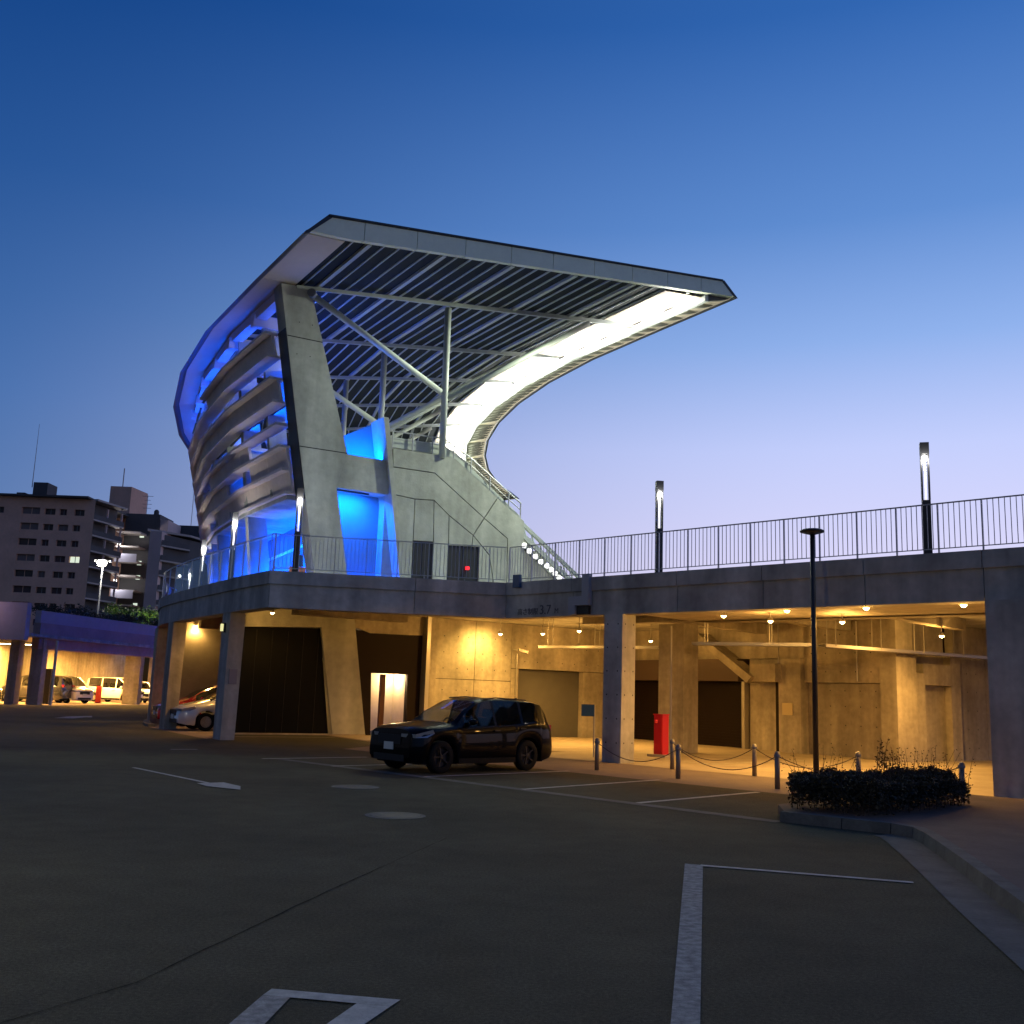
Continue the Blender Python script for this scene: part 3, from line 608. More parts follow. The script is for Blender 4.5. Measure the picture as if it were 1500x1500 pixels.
# cross beams under the slab
for a in (1.6, 5.0, 8.4, 11.8, 15.2, 18.6):
    dpart(MB().box(0, 0, 0, 1, 1, 1, lambda x, y, z: EW(a+.35*x, 5.6+5.4*y, 4.0+.345*z)), 'cross_beam', CONCW)
dpart(MB().box(0, 0, 0, 1, 1, 1, lambda x, y, z: EW(-1+24*x, 4.6+.4*y, 3.93+.415*z)), 'cross_beam', CONCW)
for s_ in (-3.6, 3.2, 8.2, 14, 20):
    e_ = td(s_)+.08
    dpart(MB().prism([SP(-2.9, s_, 3.85), SP(.9, s_, 3.85), SP(.9, s_+.6, 3.85), SP(-2.9, s_+.6, 3.85)], [SP(-2.9, s_, 4.345), SP(.9, s_, 4.345), SP(.9, s_+.6, 4.345), SP(-2.9, s_+.6, 4.345)]), 'cross_beam', CONCW)
    c_ = dpart(MB().prism([SP(a, b, 0) for a, b in ((e_, s_), (e_+.42, s_), (e_+.42, s_+.75), (e_, s_+.75))], [SP(a, b, 3.76) for a, b in ((e_, s_), (e_+.47, s_), (e_+.47, s_+.75), (e_, s_+.75))]), 'column', CONCD if s_ < 0 else CONCW)
    if s_ < 0:
        MB().box(-.12, -.02, -.22, .12, .02, .22, lambda x, y, z: LW(-4.8+x, s_-.02+y, 1.85+z)).build('notice', mat('pale_notice', (.34, .30, .31), .7), c_)
for a, wd, b0, b1 in ((3.63, .55, .02, .57), (13.24, 1.5, -.06, .9)):
    dpart(MB().box(0, 0, 0, 1, 1, 1, lambda x, y, z: EW(a+(wd+.2 if wd < 1 else wd)*x*(1 if wd > 1 else .8), b0+(b1-b0)*y, 3.75*z)), 'column', CONCD)
cA = Vector((5.35, 32.3, 0))
dpart(MB().box(0, 0, 0, 1, 1, 1, lambda x, y, z: Vector((4.85, 33.0, 0))+Vector((ED.x, ED.y, 0))*(.95*x)+Vector((EN.x, EN.y, 0))*(.8*y)+Vector((0, 0, 4.0*z))), 'column', CONCW)
for a0, b0 in ((3.63, .02),):
    for k, (du, dn) in enumerate(((1, 0), (0, 1))):
        fr = (lambda u_, z_, d_: EW(a0+u_, b0+d_, z_)) if k == 0 else (lambda u_, z_, d_: EW(a0+.60-d_, b0+u_, z_))
        dpart(tie_holes(fr, [.12, .46], [.5, 1.1, 1.7, 2.3, 2.9, 3.5]), 'tie_holes', BLACK, kind='stuff')
dpart(MB().tube([Vector((4.9, 32.4, 0))+Vector((ED.x, ED.y, 0))*.3, Vector((4.9, 32.4, 3.9))+Vector((ED.x, ED.y, 0))*.3], .03, 6), 'conduit', GALV)
# drain casing on the fascia
mb = MB()
Lp = [(2.95, 4.84), (3.19, 4.84), (3.19, 4.01), (2.72, 4.01), (2.72, 3.77), (2.49, 3.77), (2.49, 4.25), (2.95, 4.25)]
dpart(MB().prism([EW(a, -.12, z) for a, z in Lp], [EW(a, .02, z) for a, z in Lp]), 'drain_casing', mat('casing', (.36, .38, .42), .6))
dpart(MB().prism([EW(a, -.06, z) for a, z in ((2.74, 3.77), (3.15, 3.77), (3.15, 3.99), (2.74, 3.99))], [EW(a, .03, z) for a, z in ((2.74, 3.77), (3.15, 3.77), (3.15, 3.99), (2.74, 3.99))]), 'drain_mouth', BLACK)
dpart(MB().box(0, 0, 0, 1, 1, 1, lambda x, y, z: EW(.36+.26*x, -.1+.1*y, 4.6+.36*z)), 'junction_box', BLUEP)
# lettering
def text(body, size, loc, xdir, name, m, parent, ext=.004):
    cu = bpy.data.curves.new(name, 'FONT'); cu.body = body; cu.size = size; cu.extrude = ext
    o = bpy.data.objects.new('tmp', cu); col.objects.link(o)
    me = bpy.data.meshes.new_from_object(o.evaluated_get(bpy.context.evaluated_depsgraph_get())); bpy.data.objects.remove(o)
    me.materials.clear(); me.materials.append(m)
    ob = bpy.data.objects.new(name, me); col.objects.link(ob)
    x = Vector(xdir).normalized(); z = Vector((0, 0, 1)); y = x.cross(z)
    ob.parent = parent; ob.matrix_local = Matrix.Translation(Vector(loc)-WL[parent.name]) @ Matrix((x, z, -z.cross(x)*1.0 if 0 else x.cross(z))).transposed().to_4x4()
    WL[ob.name] = Vector(loc); return ob
INK = mat('faded_ink', (.11, .115, .13), .8)
text("高さ制限", .20, EW(.44, .052, 3.84), (ED.x, ED.y, 0), 'clearance_lettering', INK, DK)
text("3.7", .36, EW(1.28, .052, 3.83), (ED.x, ED.y, 0), 'clearance_lettering', INK, DK)
text("M", .20, EW(1.84, .052, 3.84), (ED.x, ED.y, 0), 'clearance_lettering', INK, DK)

# ---- railing with bars (front and right) and glass (left)
RL = thing('deck_railing', 'dark metal bar railing along the front and right edge of the raised deck', 'railing', (-.1, 29.3, 4.76))
barme = MB().box(-.0065, -.0065, 0, .0065, .0065, .94).mesh('bar', RAILM)
postme = MB().box(-.012, -.022, 0, .012, .022, 1.02).mesh('rail_post', RAILM)
def barrun(a, b, posts, first=True):
    d = (b-a); Ln = d.length; d.normalize(); ang = math.atan2(d.y, d.x); ni = Vector((-d.y, d.x, 0))*.12
    MB().bar(a+ni+Vector((0, 0, 5.80)), b+ni+Vector((0, 0, 5.80)), .04, .024).build('top_rail', RAILM, RL)
    MB().bar(a+ni+Vector((0, 0, 4.86)), b+ni+Vector((0, 0, 4.86)), .025, .018).build('bottom_rail', RAILM, RL)
    k = 0
    while k*.11 < Ln:
        x = k*.11; z0 = 4.76 if k % posts == 0 else 4.87
        inst(postme if k % posts == 0 else barme, 'rail_post' if k % posts == 0 else 'bar', RL, a+ni+d*x+Vector((0, 0, z0)), ang); k += 1
barrun(C0, K0, 8); barrun(K0, EW(18.5, 0, 0), 8)
GB = thing('glass_balustrade', 'curved glass balustrade with thin metal posts on the left deck edge', 'balustrade', tuple(path_l[-1])[:2]+(4.76,))
gp_ = []
for s in [-6.6+1.15*k for k in range(45)]:
    p = C0.lerp(SP(-5.1, -4.5, 0), (s+6.6)/2.3) if s < -4.5 else SP(td(s), s, 0)
    gp_.append(p)
for a, b in zip(gp_[:-1], gp_[1:]):
    d = (b-a).normalized(); ni = Vector((d.y, -d.x, 0))*.12
    MB().bar(a+ni+Vector((0, 0, 5.80)), b+ni+Vector((0, 0, 5.80)), .045, .03).build('top_rail', RAILM, GB)
    q0, q1 = a+ni+d*.03, b+ni-d*.03
    MB().bar(q0+Vector((0, 0, 5.26)), q1+Vector((0, 0, 5.26)), .012, .94).build('glass_pane', GLS, GB)
    inst(postme, 'rail_post', GB, a+ni+Vector((0, 0, 4.76)), math.atan2(d.y, d.x))

# ---- deck lamps
def decklamp(p, label, pw=25, ang=0):
    t = thing('deck_lamp', label, 'street lamp', (p[0], p[1], 4.7), 'slender square lamp posts on the deck')
    T = Matrix.Translation((p[0], p[1], 4.7)) @ Matrix.Rotation(ang, 4, 'Z')
    MB().box(-.085, -.085, 0, .085, .085, 1.25, T).build('post', DARKM, t)
    for sx in (-.07, .07): MB().box(sx-.017, -.08, 1.25, sx+.017, .08, 2.25, T).build('side_fin', DARKM, t)
    MB().box(-.09, -.09, 2.25, .09, .09, 2.5, T).build('cap', DARKM, t)
    MB().box(-.018, -.018, 1.25, .018, .018, 2.1, T).build('light_tube', TUBE, t)
    MB().lathe([(0, -.07), (.05, -.05), (.07, 0), (.05, .05), (0, .07)], T @ Vector((0, 0, 2.17)), n=12).build('bulb', LENS, t, smooth=True)
    lamp('POINT', 'lamp_light', T @ Vector((0, -.16, 2.1)), pw, (1, .93, .8), t, size=.06)
a_ = math.atan2(ED.y, ED.x)
decklamp(EW(5.06, .42, 0), 'square deck lamp on the right deck, nearer the stadium of two on the bar railing', ang=.1)
decklamp(EW(11.97, .42, 0), 'square deck lamp above the far right end of the bar railing, tall against the sky', ang=-.3)
decklamp((-6.05, 28.75), 'square deck lamp just left of the leaning concrete gable leg', 45, ang=.1)
decklamp((-9.1, 33.3), 'square deck lamp behind the glass balustrade, in front of the blue facade', 120, ang=.3)
decklamp((-12.1, 40.1), 'farthest square deck lamp, at the left end of the glass balustrade', 130, ang=.3)
decklamp((-15.8, 50.5), 'small distant deck lamp seen low through the glass balustrade', 130, ang=.3)

# ---- ceiling lights under the deck
CG = 'round ceiling lights under the deck'
def ceil(p, label, pw=90, drop=.45, spot=None):
    x, y, z = p; t = thing('ceiling_light', label, 'ceiling light', (x, y, z), CG)
    MB().tube([(x, y, z+.1), (x, y, 3.95 if (z > 3.71 and y < 28 and x > 4) else 4.34)], .015, 6).build('stem', GALV, t)
    MB().lathe([(0, .10), (.05, .10), (.075, .02), (.08, 0)], (x, y, z), n=14).build('housing', GALV, t, smooth=True)
    MB().lathe([(0, -.05), (.04, -.04), (.065, -.01), (.07, .0), (0, .0)], (x, y, z), n=14).build('lens', LENSW, t, smooth=True)
    lamp('SPOT', 'ceiling_glow', (x, y, z-.1), pw*1.5, WARM, t, size=.08, target=(x, y, 0), spot=152, blend=.7)
    lamp('POINT', 'ceiling_spill', (x, y, z-.08), pw*.42, WARM, t, size=.07)
cl = [((-.26, 36.3, 3.7), 'ceiling light nearest the lit concrete wall, first of the row behind the dark car', 170),
 ((1.2, 35.2, 3.7), 'second ceiling light from the lit concrete wall, above the grey shutter', 90),
 ((2.35, 33.9, 3.75), 'third ceiling light from the lit wall, just left of the front column', 70),
 ((2.7, 39.0, 3.5), 'bright ceiling light hanging over the cable tray before the grey shutter', 150),
 ((4.95, 35.6, 3.6), 'bright ceiling light seen between the two slim columns', 150),
 ((5.5, 26.2, 3.78), 'ceiling light glowing on the ceiling right of the second column', 60),
 ((6.8, 26.6, 3.72), 'small ceiling light above the tray left of the tall grey lamp post', 90),
 ((6.55, 24.1, 3.78), 'ceiling light close behind the edge beam left of the grey lamp post', 80),
 ((8.5, 26.1, 3.72), 'brightest ceiling light right of the tall grey lamp post', 150),
 ((7.95, 22.75, 3.78), 'ceiling light close behind the edge beam above the hedge', 90),
 ((9.5, 21.35, 3.78), 'rightmost ceiling light beside the broad corner column', 90),
 ((12.5, 29.6, 3.7), 'ceiling light deep on the right side near the back wall', 220)]
for p, lb, pw in cl: ceil(p, lb, pw*2.0)
lamp('SPOT', 'wall_spot', LW(5.6, -1.0, 3.75), 430, (1, .58, .13), bpy.data.objects['ceiling_light'], size=.1, target=LW(5.7, 0, 2.7), spot=155, blend=1)
for s_, lb in ((-1.2, 'ceiling light between the corner column and the silver car'), (2.0, 'ceiling light over the silver car under the left deck'), (9.5, 'ceiling light over the red car under the left deck'), (18, 'ceiling light behind the second left column'), (27, 'ceiling light deep under the curved left deck')):
    q = SP(-2.9, s_, 4.0); ceil(q, lb, 70 if s_ < 0 else 190)
# wall light on the corner column
wl = thing('wall_light', 'small glowing bulkhead light on the corner column under the deck', 'wall light', LW(-5.04, -3.4, 3.3))
MB().box(-.05, -.05, -.14, .05, .05, .14, lambda x, y, z: LW(-5.09+x, -3.25+y, 3.3+z)).build('housing', DARKM, wl)
MB().box(-.03, -.06, -.11, .03, .06, .11, lambda x, y, z: LW(-5.14+x, -3.25+y, 3.3+z)).build('lens', mat('dim_lens', (.6, .6, .4), .4, emit=(.85, .8, .35), es=1.0), wl)
# ---- cable trays
def tray(pts, label):
    t = thing('cable_tray', label, 'cable tray', pts[0], 'cable trays hung under the deck')
    for a, b in zip(pts[:-1], pts[1:]):
        a, b = Vector(a), Vector(b); d = (b-a).normalized(); n_ = Vector((-d.y, d.x, 0))
        MB().bar(a-n_*.15, b-n_*.15, .03, .09).build('side_rail', GALV, t); MB().bar(a+n_*.15, b+n_*.15, .03, .09).build('side_rail', GALV, t)
        MB().bar(a-Vector((0, 0, .03)), b-Vector((0, 0, .03)), .26, .02).build('tray_base', GALV, t)
        MB().tube([a+Vector((0, 0, .03)), b+Vector((0, 0, .03))], .035, 6).build('cable', CONCW, t)
        k = .4
        while k < (b-a).length:
            for sg in (-.17, .17): MB().tube([a+d*k+n_*sg, a+d*k+n_*sg+Vector((0, 0, 4.33-a.z))], .012, 5).build('hanger', GALV, t)
            k += 1.9
tray([(1.2, 37.0, 3.32), (3.3, 35.6, 3.32), (5.1, 34.4, 3.32)], 'cable tray below the bright lamp in front of the grey shutter')
tray([(5.57, 30.9, 3.3), (8.75, 29.4, 3.3)], 'cable tray between the second column and the tall grey lamp post')
tray([(9.0, 29.5, 3.3), (12.3, 31.4, 3.3), (16, 33.6, 3.3)], 'cable tray running along the back wall on the right')
# small camera on the wall
cv = thing('security_camera', 'small security camera on the lit wall beside the grey shutter', 'camera', LW(7.35, -.05, 3.35))
MB().bar(LW(7.35, 0, 3.35), LW(7.5, -.35, 3.3), .03, .03).build('arm', GALV, cv)
MB().bar(LW(7.35, -.35, 3.33), LW(7.75, -.4, 3.25), .1, .1).build('body', GALV, cv)

# ================================================================ street furniture
BG = 'metal chain bollards in front of the plaza'
bl = [((2.11, 23.7), 'chain bollard beside the front column, behind the dark car'), ((3.66, 22.0), 'chain bollard left in front of the second column'), ((4.0, 24.9), 'chain bollard just behind the red box and nearer pair'),
 ((5.64, 23.6), 'chain bollard standing midway between red box and hedge'), ((5.29, 20.3), 'chain bollard closest to the left end of the hedge'), ((7.3, 21.6), 'chain bollard rising behind the hedge top'), ((8.18, 18.75), 'chain bollard at the right end of the hedge')]
for (x, y), lb in bl:
    t = thing('bollard', lb, 'bollard', (x, y, 0), BG)
    MB().tube([(x, y, 0), (x, y, .68)], .05, 14).build('post', mat('bollard_metal', (.24, .21, .18), .5, metal=.5), t, smooth=True)
    MB().lathe([(.058, .60), (.062, .61), (.062, .64), (.058, .65)], (x, y, 0), n=14).build('band', GREYM, t)
    MB().lathe([(0, .71), (.03, .705), (.05, .68)], (x, y, 0), n=14).build('cap', GREYM, t, smooth=True)
def chain(a, b, label):
    n_ = 14; pts = [Vector((a[0]+(b[0]-a[0])*k/n_, a[1]+(b[1]-a[1])*k/n_, .62-.34*(1-(2*k/n_-1)**2))) for k in range(n_+1)]
    tag(MB().tube(pts, .009, 5).build('chain', mat('chain_metal', (.10, .09, .08), .6, metal=.5)), label, 'chain', 'chains between the bollards')
chain(bl[0][0], bl[1][0], 'sagging chain from the bollard behind the dark car to its right neighbour')
chain(bl[1][0], bl[4][0], 'sagging front chain reaching to the bollard near the hedge')
chain(bl[2][0], bl[3][0], 'sagging rear chain starting by the red box')
chain(bl[3][0], bl[5][0], 'sagging rear chain running behind the hedge')
chain(bl[4][0], bl[6][0], 'sagging chain passing over the hedge front')
# red box
rb = thing('red_box', 'bright red cabinet on a low concrete base beside the second column', 'cabinet', (4.45, 30.0, 0))
T = Matrix.Translation((4.5, 30.0, 0)) @ Matrix.Rotation(R(-44), 4, 'Z')
MB().box(-.30, -.26, 0, .30, .26, .08, T).build('base', CONCW, rb)
MB().box(-.15, -.15, .08, .15, .15, 1.18, T).build('body', RED, rb)
MB().box(-.13, -.162, .14, .13, -.15, 1.12, T).build('door', RED, rb)
MB().box(-.17, -.17, 1.18, .17, .17, 1.21, T).build('lid', RED, rb)
MB().lathe([(0, -.03), (.05, -.02), (.06, 0)], T @ Vector((-.05, -.165, 1.0)), 'y', 12).build('knob', mat('red_knob', (.8, .02, .02), .3, coat=1), rb)
# blue sign
bs = thing('small_sign', 'small blue sign board on a thin post left of the front column', 'sign', (2.45, 28.6, 0))
MB().tube([(2.45, 28.6, 0), (2.45, 28.6, 1.42)], .022, 8).build('post', GALV, bs)
T = Matrix.Translation((2.27, 28.55, 1.25)) @ Matrix.Rotation(R(-10), 4, 'Z')
MB().box(-.18, -.02, -.15, .18, 0, .17, T).build('board', BLUEP, bs)
# tall unlit lamp by the hedge
tl = thing('street_lamp', 'tall slim unlit lamp post with flat disc head rising behind the hedge', 'street lamp', (6.55, 22.0, 0))
MB().tube([(6.55, 22.0, 0), (6.55, 22.0, 5.28)], .062, 14, .05).build('pole', DARKM, tl, smooth=True)
MB().lathe([(0, 5.38), (.2, 5.38), (.26, 5.35), (.26, 5.32), (.2, 5.30), (.05, 5.26), (0, 5.26)], (6.55, 22.0, 0), n=28).build('head', DARKM, tl, smooth=True)
MB().box(-.09, -.09, 0, .09, .09, .03, Matrix.Translation((6.55, 22.0, 0))).build('base_plate', DARKM, tl)
ol = thing('street_lamp', 'street lamp beyond the left picture edge that lights the asphalt', 'street lamp', (-9, 5.5, 0))
MB().tube([(-9, 5.5, 0), (-9, 5.5, 5.3)], .06, 12, .05).build('pole', DARKM, ol, smooth=True); MB().lathe([(0, 5.45), (.25, 5.42), (.3, 5.36), (.28, 5.3)], (-9, 5.5, 0), n=20).build('head', DARKM, ol)
MB().lathe([(0, 5.29), (.24, 5.29)], (-9, 5.5, 0), n=20).build('lens', LENS, ol); lamp('POINT', 'lamp_light', (-9, 5.5, 5.2), 750, (1, .90, .68), ol, size=.2)
# hedge
hp = [Vector(p)+Vector((-.05, -.3)) for p in ((4.13, 15.35), (5.2, 14.75), (6.5, 15.9), (7.6, 17.3), (7.25, 18.1), (6.0, 17.3), (4.45, 16.3))]
def inside(p, poly):
    c_ = False; n_ = len(poly)
    for i in range(n_):
        a, b = poly[i], poly[(i+1) % n_]
        if (a.y > p.y) != (b.y > p.y) and p.x < (b.x-a.x)*(p.y-a.y)/(b.y-a.y)+a.x: c_ = not c_
    return c_
HD = thing('hedge', 'low dark clipped hedge with straggling twigs in the corner planter', 'hedge', (6, 16.8, .13))
hm = MB(); n_ = 0
def leafq(mb, c_, sz):
    a = Vector((random.gauss(0, 1), random.gauss(0, 1), random.gauss(0, .7))).normalized(); b = a.cross(Vector((random.gauss(0, 1), random.gauss(0, 1), random.gauss(0, 1)))).normalized()
    o = len(mb.v); mb.v += [tuple(c_-a*sz), tuple(c_+b*sz*.5), tuple(c_+a*sz), tuple(c_-b*sz*.5)]; mb.f.append((o, o+1, o+2, o+3))
from mathutils import noise as NZ
while n_ < 30000:
    p = Vector((random.uniform(4.0, 7.8), random.uniform(14.2, 18.0)))
    if not inside(p, hp): continue
    hgt = .48+.17*NZ.noise(Vector((p.x*1.7, p.y*1.7, 3)))+.07*NZ.noise(Vector((p.x*6, p.y*6, 1)))
    if p.x > 6.9: hgt -= .2*(p.x-6.9)
    z_ = .13+hgt*random.random()**.45
    if NZ.noise(Vector((p.x*2.6, p.y*2.6, z_*3.5))) < -.24: continue
    leafq(hm, Vector((p.x+random.gauss(0, .02), p.y+random.gauss(0, .02), z_)), random.uniform(.018, .036)); n_ += 1
hm.build('foliage', FOL, HD, kind='stuff')
tw_ = MB()
for k in range(170):
    while True:
        p = Vector((random.uniform(4.1, 7.6), random.uniform(14.5, 17.8)))
        if inside(p, hp): break
    h = .52+random.random()**4*.4
    e = Vector((p.x+random.gauss(0, .1), p.y+random.gauss(0, .1), .13+h)); tw_.tube([(p.x, p.y, .15), (p.x+random.gauss(0, .03), p.y, .5), e], .006, 4, .002)
    for j in range(5): leafq(tw_, e-Vector((random.gauss(0, .02), random.gauss(0, .02), .05*j)), .018)
for j in range(9):
    b0 = Vector((5.9+random.gauss(0, .12), 16.3, .42)); e = b0+Vector((random.gauss(.05, .12), random.gauss(0, .1), random.uniform(.45, .8))); tw_.tube([b0, e], .007, 4, .003)
    for q in range(14): leafq(tw_, b0.lerp(e, random.uniform(.4, 1))+Vector((random.gauss(0, .03), random.gauss(0, .03), 0)), .028)
tw_.build('twigs', TWIG, HD, kind='stuff')

# ================================================================ cars
def interp(pts, x):
    if x <= pts[0][0]: return pts[0][1]
    for (a, b), (c_, d_) in zip(pts[:-1], pts[1:]):
        if x <= c_: f = (x-a)/(c_-a) if c_ > a else 0; return b+(d_-b)*f
    return pts[-1][1]
def make_car(name, label, sp_, paint, group, glassm=CARG, rear_glass=None, seats=True, rimm=None):
    Ln, Wd = sp_['L'], sp_['W']; top, belt = sp_['top'], sp_['belt']; x1, x2 = sp_['wx']; rw = sp_['rw']; ra_ = rw+.07
    t = thing(name, label, 'car', (0, 0, 0), group)
    xs = set([0, .03, .08, .15, .25, Ln, Ln-.03, Ln-.08, Ln-.16])
    for k in range(int(Ln/.12)): xs.add(round(k*.12+.05, 3))
    for wx in (x1, x2):
        for k in range(-6, 7): xs.add(round(wx+ra_*math.sin(k*math.pi/12), 3))
    for p, _ in top: xs.add(round(p, 3))
    for gl in sp_['side']: xs.add(gl[0]); xs.add(gl[1])
    xs = sorted(xs); xs = [x for i, x in enumerate(xs) if i == 0 or x-xs[i-1] > .012]
    def hwid(x): return Wd/2*(1-.20*max(0, 1-x/.45)**2.2-.10*max(0, 1-(Ln-x)/.5)**2.2)
    rings = []
    for x in xs:
        zs = min(interp(belt, x), interp(top, x)-.015); tp = interp(top, x); zb_ = interp(sp_['bot'], x)
        for wx in (x1, x2):
            if abs(x-wx) < ra_: zb_ = max(zb_, rw+math.sqrt(max(0, ra_*ra_-(x-wx)**2)))
        h = hwid(x); cab = max(0, min(1, (tp-zs-.05)/.25))
        zb_ = min(zb_, zs-.08)
        fr = [(0, -.045), (.12, -.012), (.4, 0), (.78, -.012), (.93, -.03), (1, -.06)]
        r = [(h+dy, zb_+(zs-zb_)*f) for f, dy in fr]
        zr = zs+.012 if cab <= 0 else zs+.012+(tp-.055-zs-.012)*cab
        yr = h-.075-sp_.get('tumble', .30)*(zr-zs)
        r += [(yr, zr), (yr*.86, zr+(tp-zr)*.55), (yr*.5, zr+(tp-zr)*.92), (0, tp)]
        rings.append(r)
    K = len(rings[0]); parts = {}
    def P3(x, y, z, sg): return (Ln/2-x, sg*y, z)
    for i in range(len(xs)-1):
        xm = (xs[i]+xs[i+1])/2; cabh = rings[i][6][1]-rings[i][5][1]; cabh2 = rings[i+1][6][1]-rings[i+1][5][1]
        for j in range(K-1):
            for sg in (1, -1):
                key = 'body'
                if j == 5:
                    for q, (a, b) in enumerate(sp_['side']):
                        if a <= xm <= b and max(cabh, cabh2) > .1: key = ('side_window', q, sg)
                if j >= 7 or (j == 6 and False):
                    if sp_['ws'][0] <= xm <= sp_['ws'][1]: key = 'windscreen'
                    if sp_['rg'][0] <= xm <= sp_['rg'][1]: key = 'rear_window'
                mb = parts.setdefault(key, MB())
                a, b, c_, d_ = rings[i][j], rings[i][j+1], rings[i+1][j+1], rings[i+1][j]
                mb.add([P3(xs[i], *a, sg), P3(xs[i], *b, sg), P3(xs[i+1], *c_, sg), P3(xs[i+1], *d_, sg)], [(0, 1, 2, 3)])
    for i in (0, -1):
        parts['body'].add([P3(xs[i], y, z, 1) for y, z in rings[i]]+[P3(xs[i], y, z, -1) for y, z in rings[i][::-1][1:]], [tuple(range(2*K-1))])
    for key, mb in parts.items():
        nm = key if isinstance(key, str) else key[0]
        g_ = paint if key == 'body' else (rear_glass or glassm) if (key == 'rear_window' or (not isinstance(key, str) and key[1] > 0)) else glassm
        import bmesh
        ob = mb.build(nm, g_, t, smooth=True); b = bmesh.new(); b.from_mesh(ob.data); bmesh.ops.remove_doubles(b, verts=b.verts, dist=.0008); bmesh.ops.recalc_face_normals(b, faces=b.faces); b.to_mesh(ob.data); b.free()
        if key == 'body':
            ob.data.shade_smooth()
            md = ob.modifiers.new('e', 'EDGE_SPLIT'); md.split_angle = R(38)
    MB().box(-Ln/2+.25, -Wd/2+.16, .2, Ln/2-.25, Wd/2-.16, .52).build('underbody', RUBBER, t)
    # wheels
    ty = MB().lathe([(rw*.62, -.09), (rw*.92, -.105), (rw, -.07), (rw, .07), (rw*.92, .105), (rw*.62, .09)], axis='y', n=28).mesh('tyre', RUBBER, True)
    rm = MB().lathe([(rw*.64, .07), (rw*.60, .085), (rw*.58, .02), (0, .01)], axis='y', n=28); 
    ns = sp_.get('spokes', 10)
    for k in range(ns):
        a = 2*math.pi*k/ns; d = Vector((math.cos(a), 0, math.sin(a))); rm.bar(d*rw*.08+Vector((0, .055, 0)), d*rw*.61+Vector((0, .07, 0)), .03, .035)
    rm.lathe([(0, .085), (.05, .08), (.06, .05)], axis='y', n=12)
    rmm = rm.mesh('rim', rimm or GALV)
    for wx in (x1, x2):
        for sg in (1, -1):
            h = bpy.data.objects.new('wheel', ty); col.objects.link(h); h.parent = t; h.location = (Ln/2-wx, sg*(Wd/2-.14), rw); h.rotation_euler = (0, 0, 0 if sg > 0 else math.pi); WL[h.name] = Vector()
            r_ = bpy.data.objects.new('rim', rmm); col.objects.link(r_); r_.parent = h; WL[r_.name] = Vector()
    # lights, mirrors, handles, plate, grille
    hz = sp_['hz']; hw_ = Wd/2
    for sg in (1, -1):
        pts = []
        for x, z, o in ((.10, hz, .0), (.50, hz+.10, .0), (.55, hz+.02, 0), (.35, hz-.07, 0), (.08, hz-.08, 0)):
            pts.append((Ln/2-x, sg*(hwid(x)-.015), z))
        q2 = [(p[0]+.02, p[1]+sg*.03, p[2]) for p in pts]
        MB().prism(pts, q2).build('headlight', sp_.get('hl', LENSD), t)
        MB().prism([(Ln/2-.02, sg*(hwid(.0)-.30), hz-.07), (Ln/2-.02, sg*(hwid(.0)-.30), hz), (Ln/2-.10, sg*(hwid(.10)-.01), hz+.0), (Ln/2-.10, sg*(hwid(.1)-.01), hz-.08)],
                   [(Ln/2+.02, sg*(hwid(.0)-.30), hz-.07), (Ln/2+.02, sg*(hwid(.0)-.30), hz), (Ln/2-.07, sg*(hwid(.10)+.02), hz+.0), (Ln/2-.07, sg*(hwid(.1)+.02), hz-.08)]).build('headlight', sp_.get('hl', LENSD), t)
        MB().box(-Ln/2-.012, sg*(hw_*.60)-.0, sp_['tz']-.09, -Ln/2+.16, sg*(hw_*.86), sp_['tz']+.06).build('taillight', mat('tail_red', (.35, .01, .01), .25, coat=1), t)
        mx_ = sp_['mx']; MB().lathe([(0, -.11), (.05, -.10), (.075, 0), (.05, .10), (0, .11)], (Ln/2-mx_, sg*(hw_+.07), interp(belt, mx_)+.10), 'y', 12).build('mirror', paint, t, smooth=True)
        MB().bar((Ln/2-mx_, sg*(hw_-.05), interp(belt, mx_)+.03), (Ln/2-mx_, sg*(hw_+.06), interp(belt, mx_)+.05), .05, .03).build('mirror_arm', RUBBER, t)
        for hx in sp_['hx']: MB().box(Ln/2-hx-.09, sg*(hw_-.012), interp(belt, hx)-.13, Ln/2-hx+.09, sg*(hw_+.02), interp(belt, hx)-.10).build('door_handle', sp_.get('hm', paint), t)
        MB().box(-(Ln/2-x1-ra_) if 0 else Ln/2-x2+ra_+.03, sg*(hw_-.03), .21, Ln/2-x1-ra_-.03, sg*(hw_+.012), .33).build('side_skirt', sp_.get('clad', RUBBER), t)
    MB().box(Ln/2-.01, -hw_*.45, hz-.24, Ln/2+.018, hw_*.45, hz-.03).build('grille', BLACK, t)
    MB().box(Ln/2-.01, -hw_*.6, .26, Ln/2+.012, hw_*.6, .40).build('lower_grille', BLACK, t)
    MB().box(Ln/2+.01, -.165, hz-.36, Ln/2+.03, .165, hz-.195).build('licence_plate', PLATE, t)
    if seats:
        for y in (-.36, .36):
            for xo in (sp_['seat'], sp_['seat']+.95):
                MB().box(Ln/2-xo-.5, y-.25, .5, Ln/2-xo, y+.25, .66).build('seat', RUBBER, t)
                T = Matrix.Translation((Ln/2-xo-.5, y, .6)) @ Matrix.Rotation(R(-14), 4, 'Y')
                MB().box(-.06, -.23, 0, .07, .23, .62, T).build('seat_back', RUBBER, t); MB().box(-.04, -.12, .66, .06, .12, .84, T).build('headrest', RUBBER, t)
        dx = sp_['ws'][0]+.25
        MB().box(Ln/2-dx-.55, -hw_+.2, .6, Ln/2-dx, hw_-.2, interp(belt, dx)-.04).build('dashboard', RUBBER, t)
        MB().lathe([(.17, -.012), (.19, 0), (.17, .012), (.155, 0), (.17, -.012)], (Ln/2-dx-.62, -.36, interp(belt, dx)-.02), 'x', 20).build('steering_wheel', RUBBER, t)
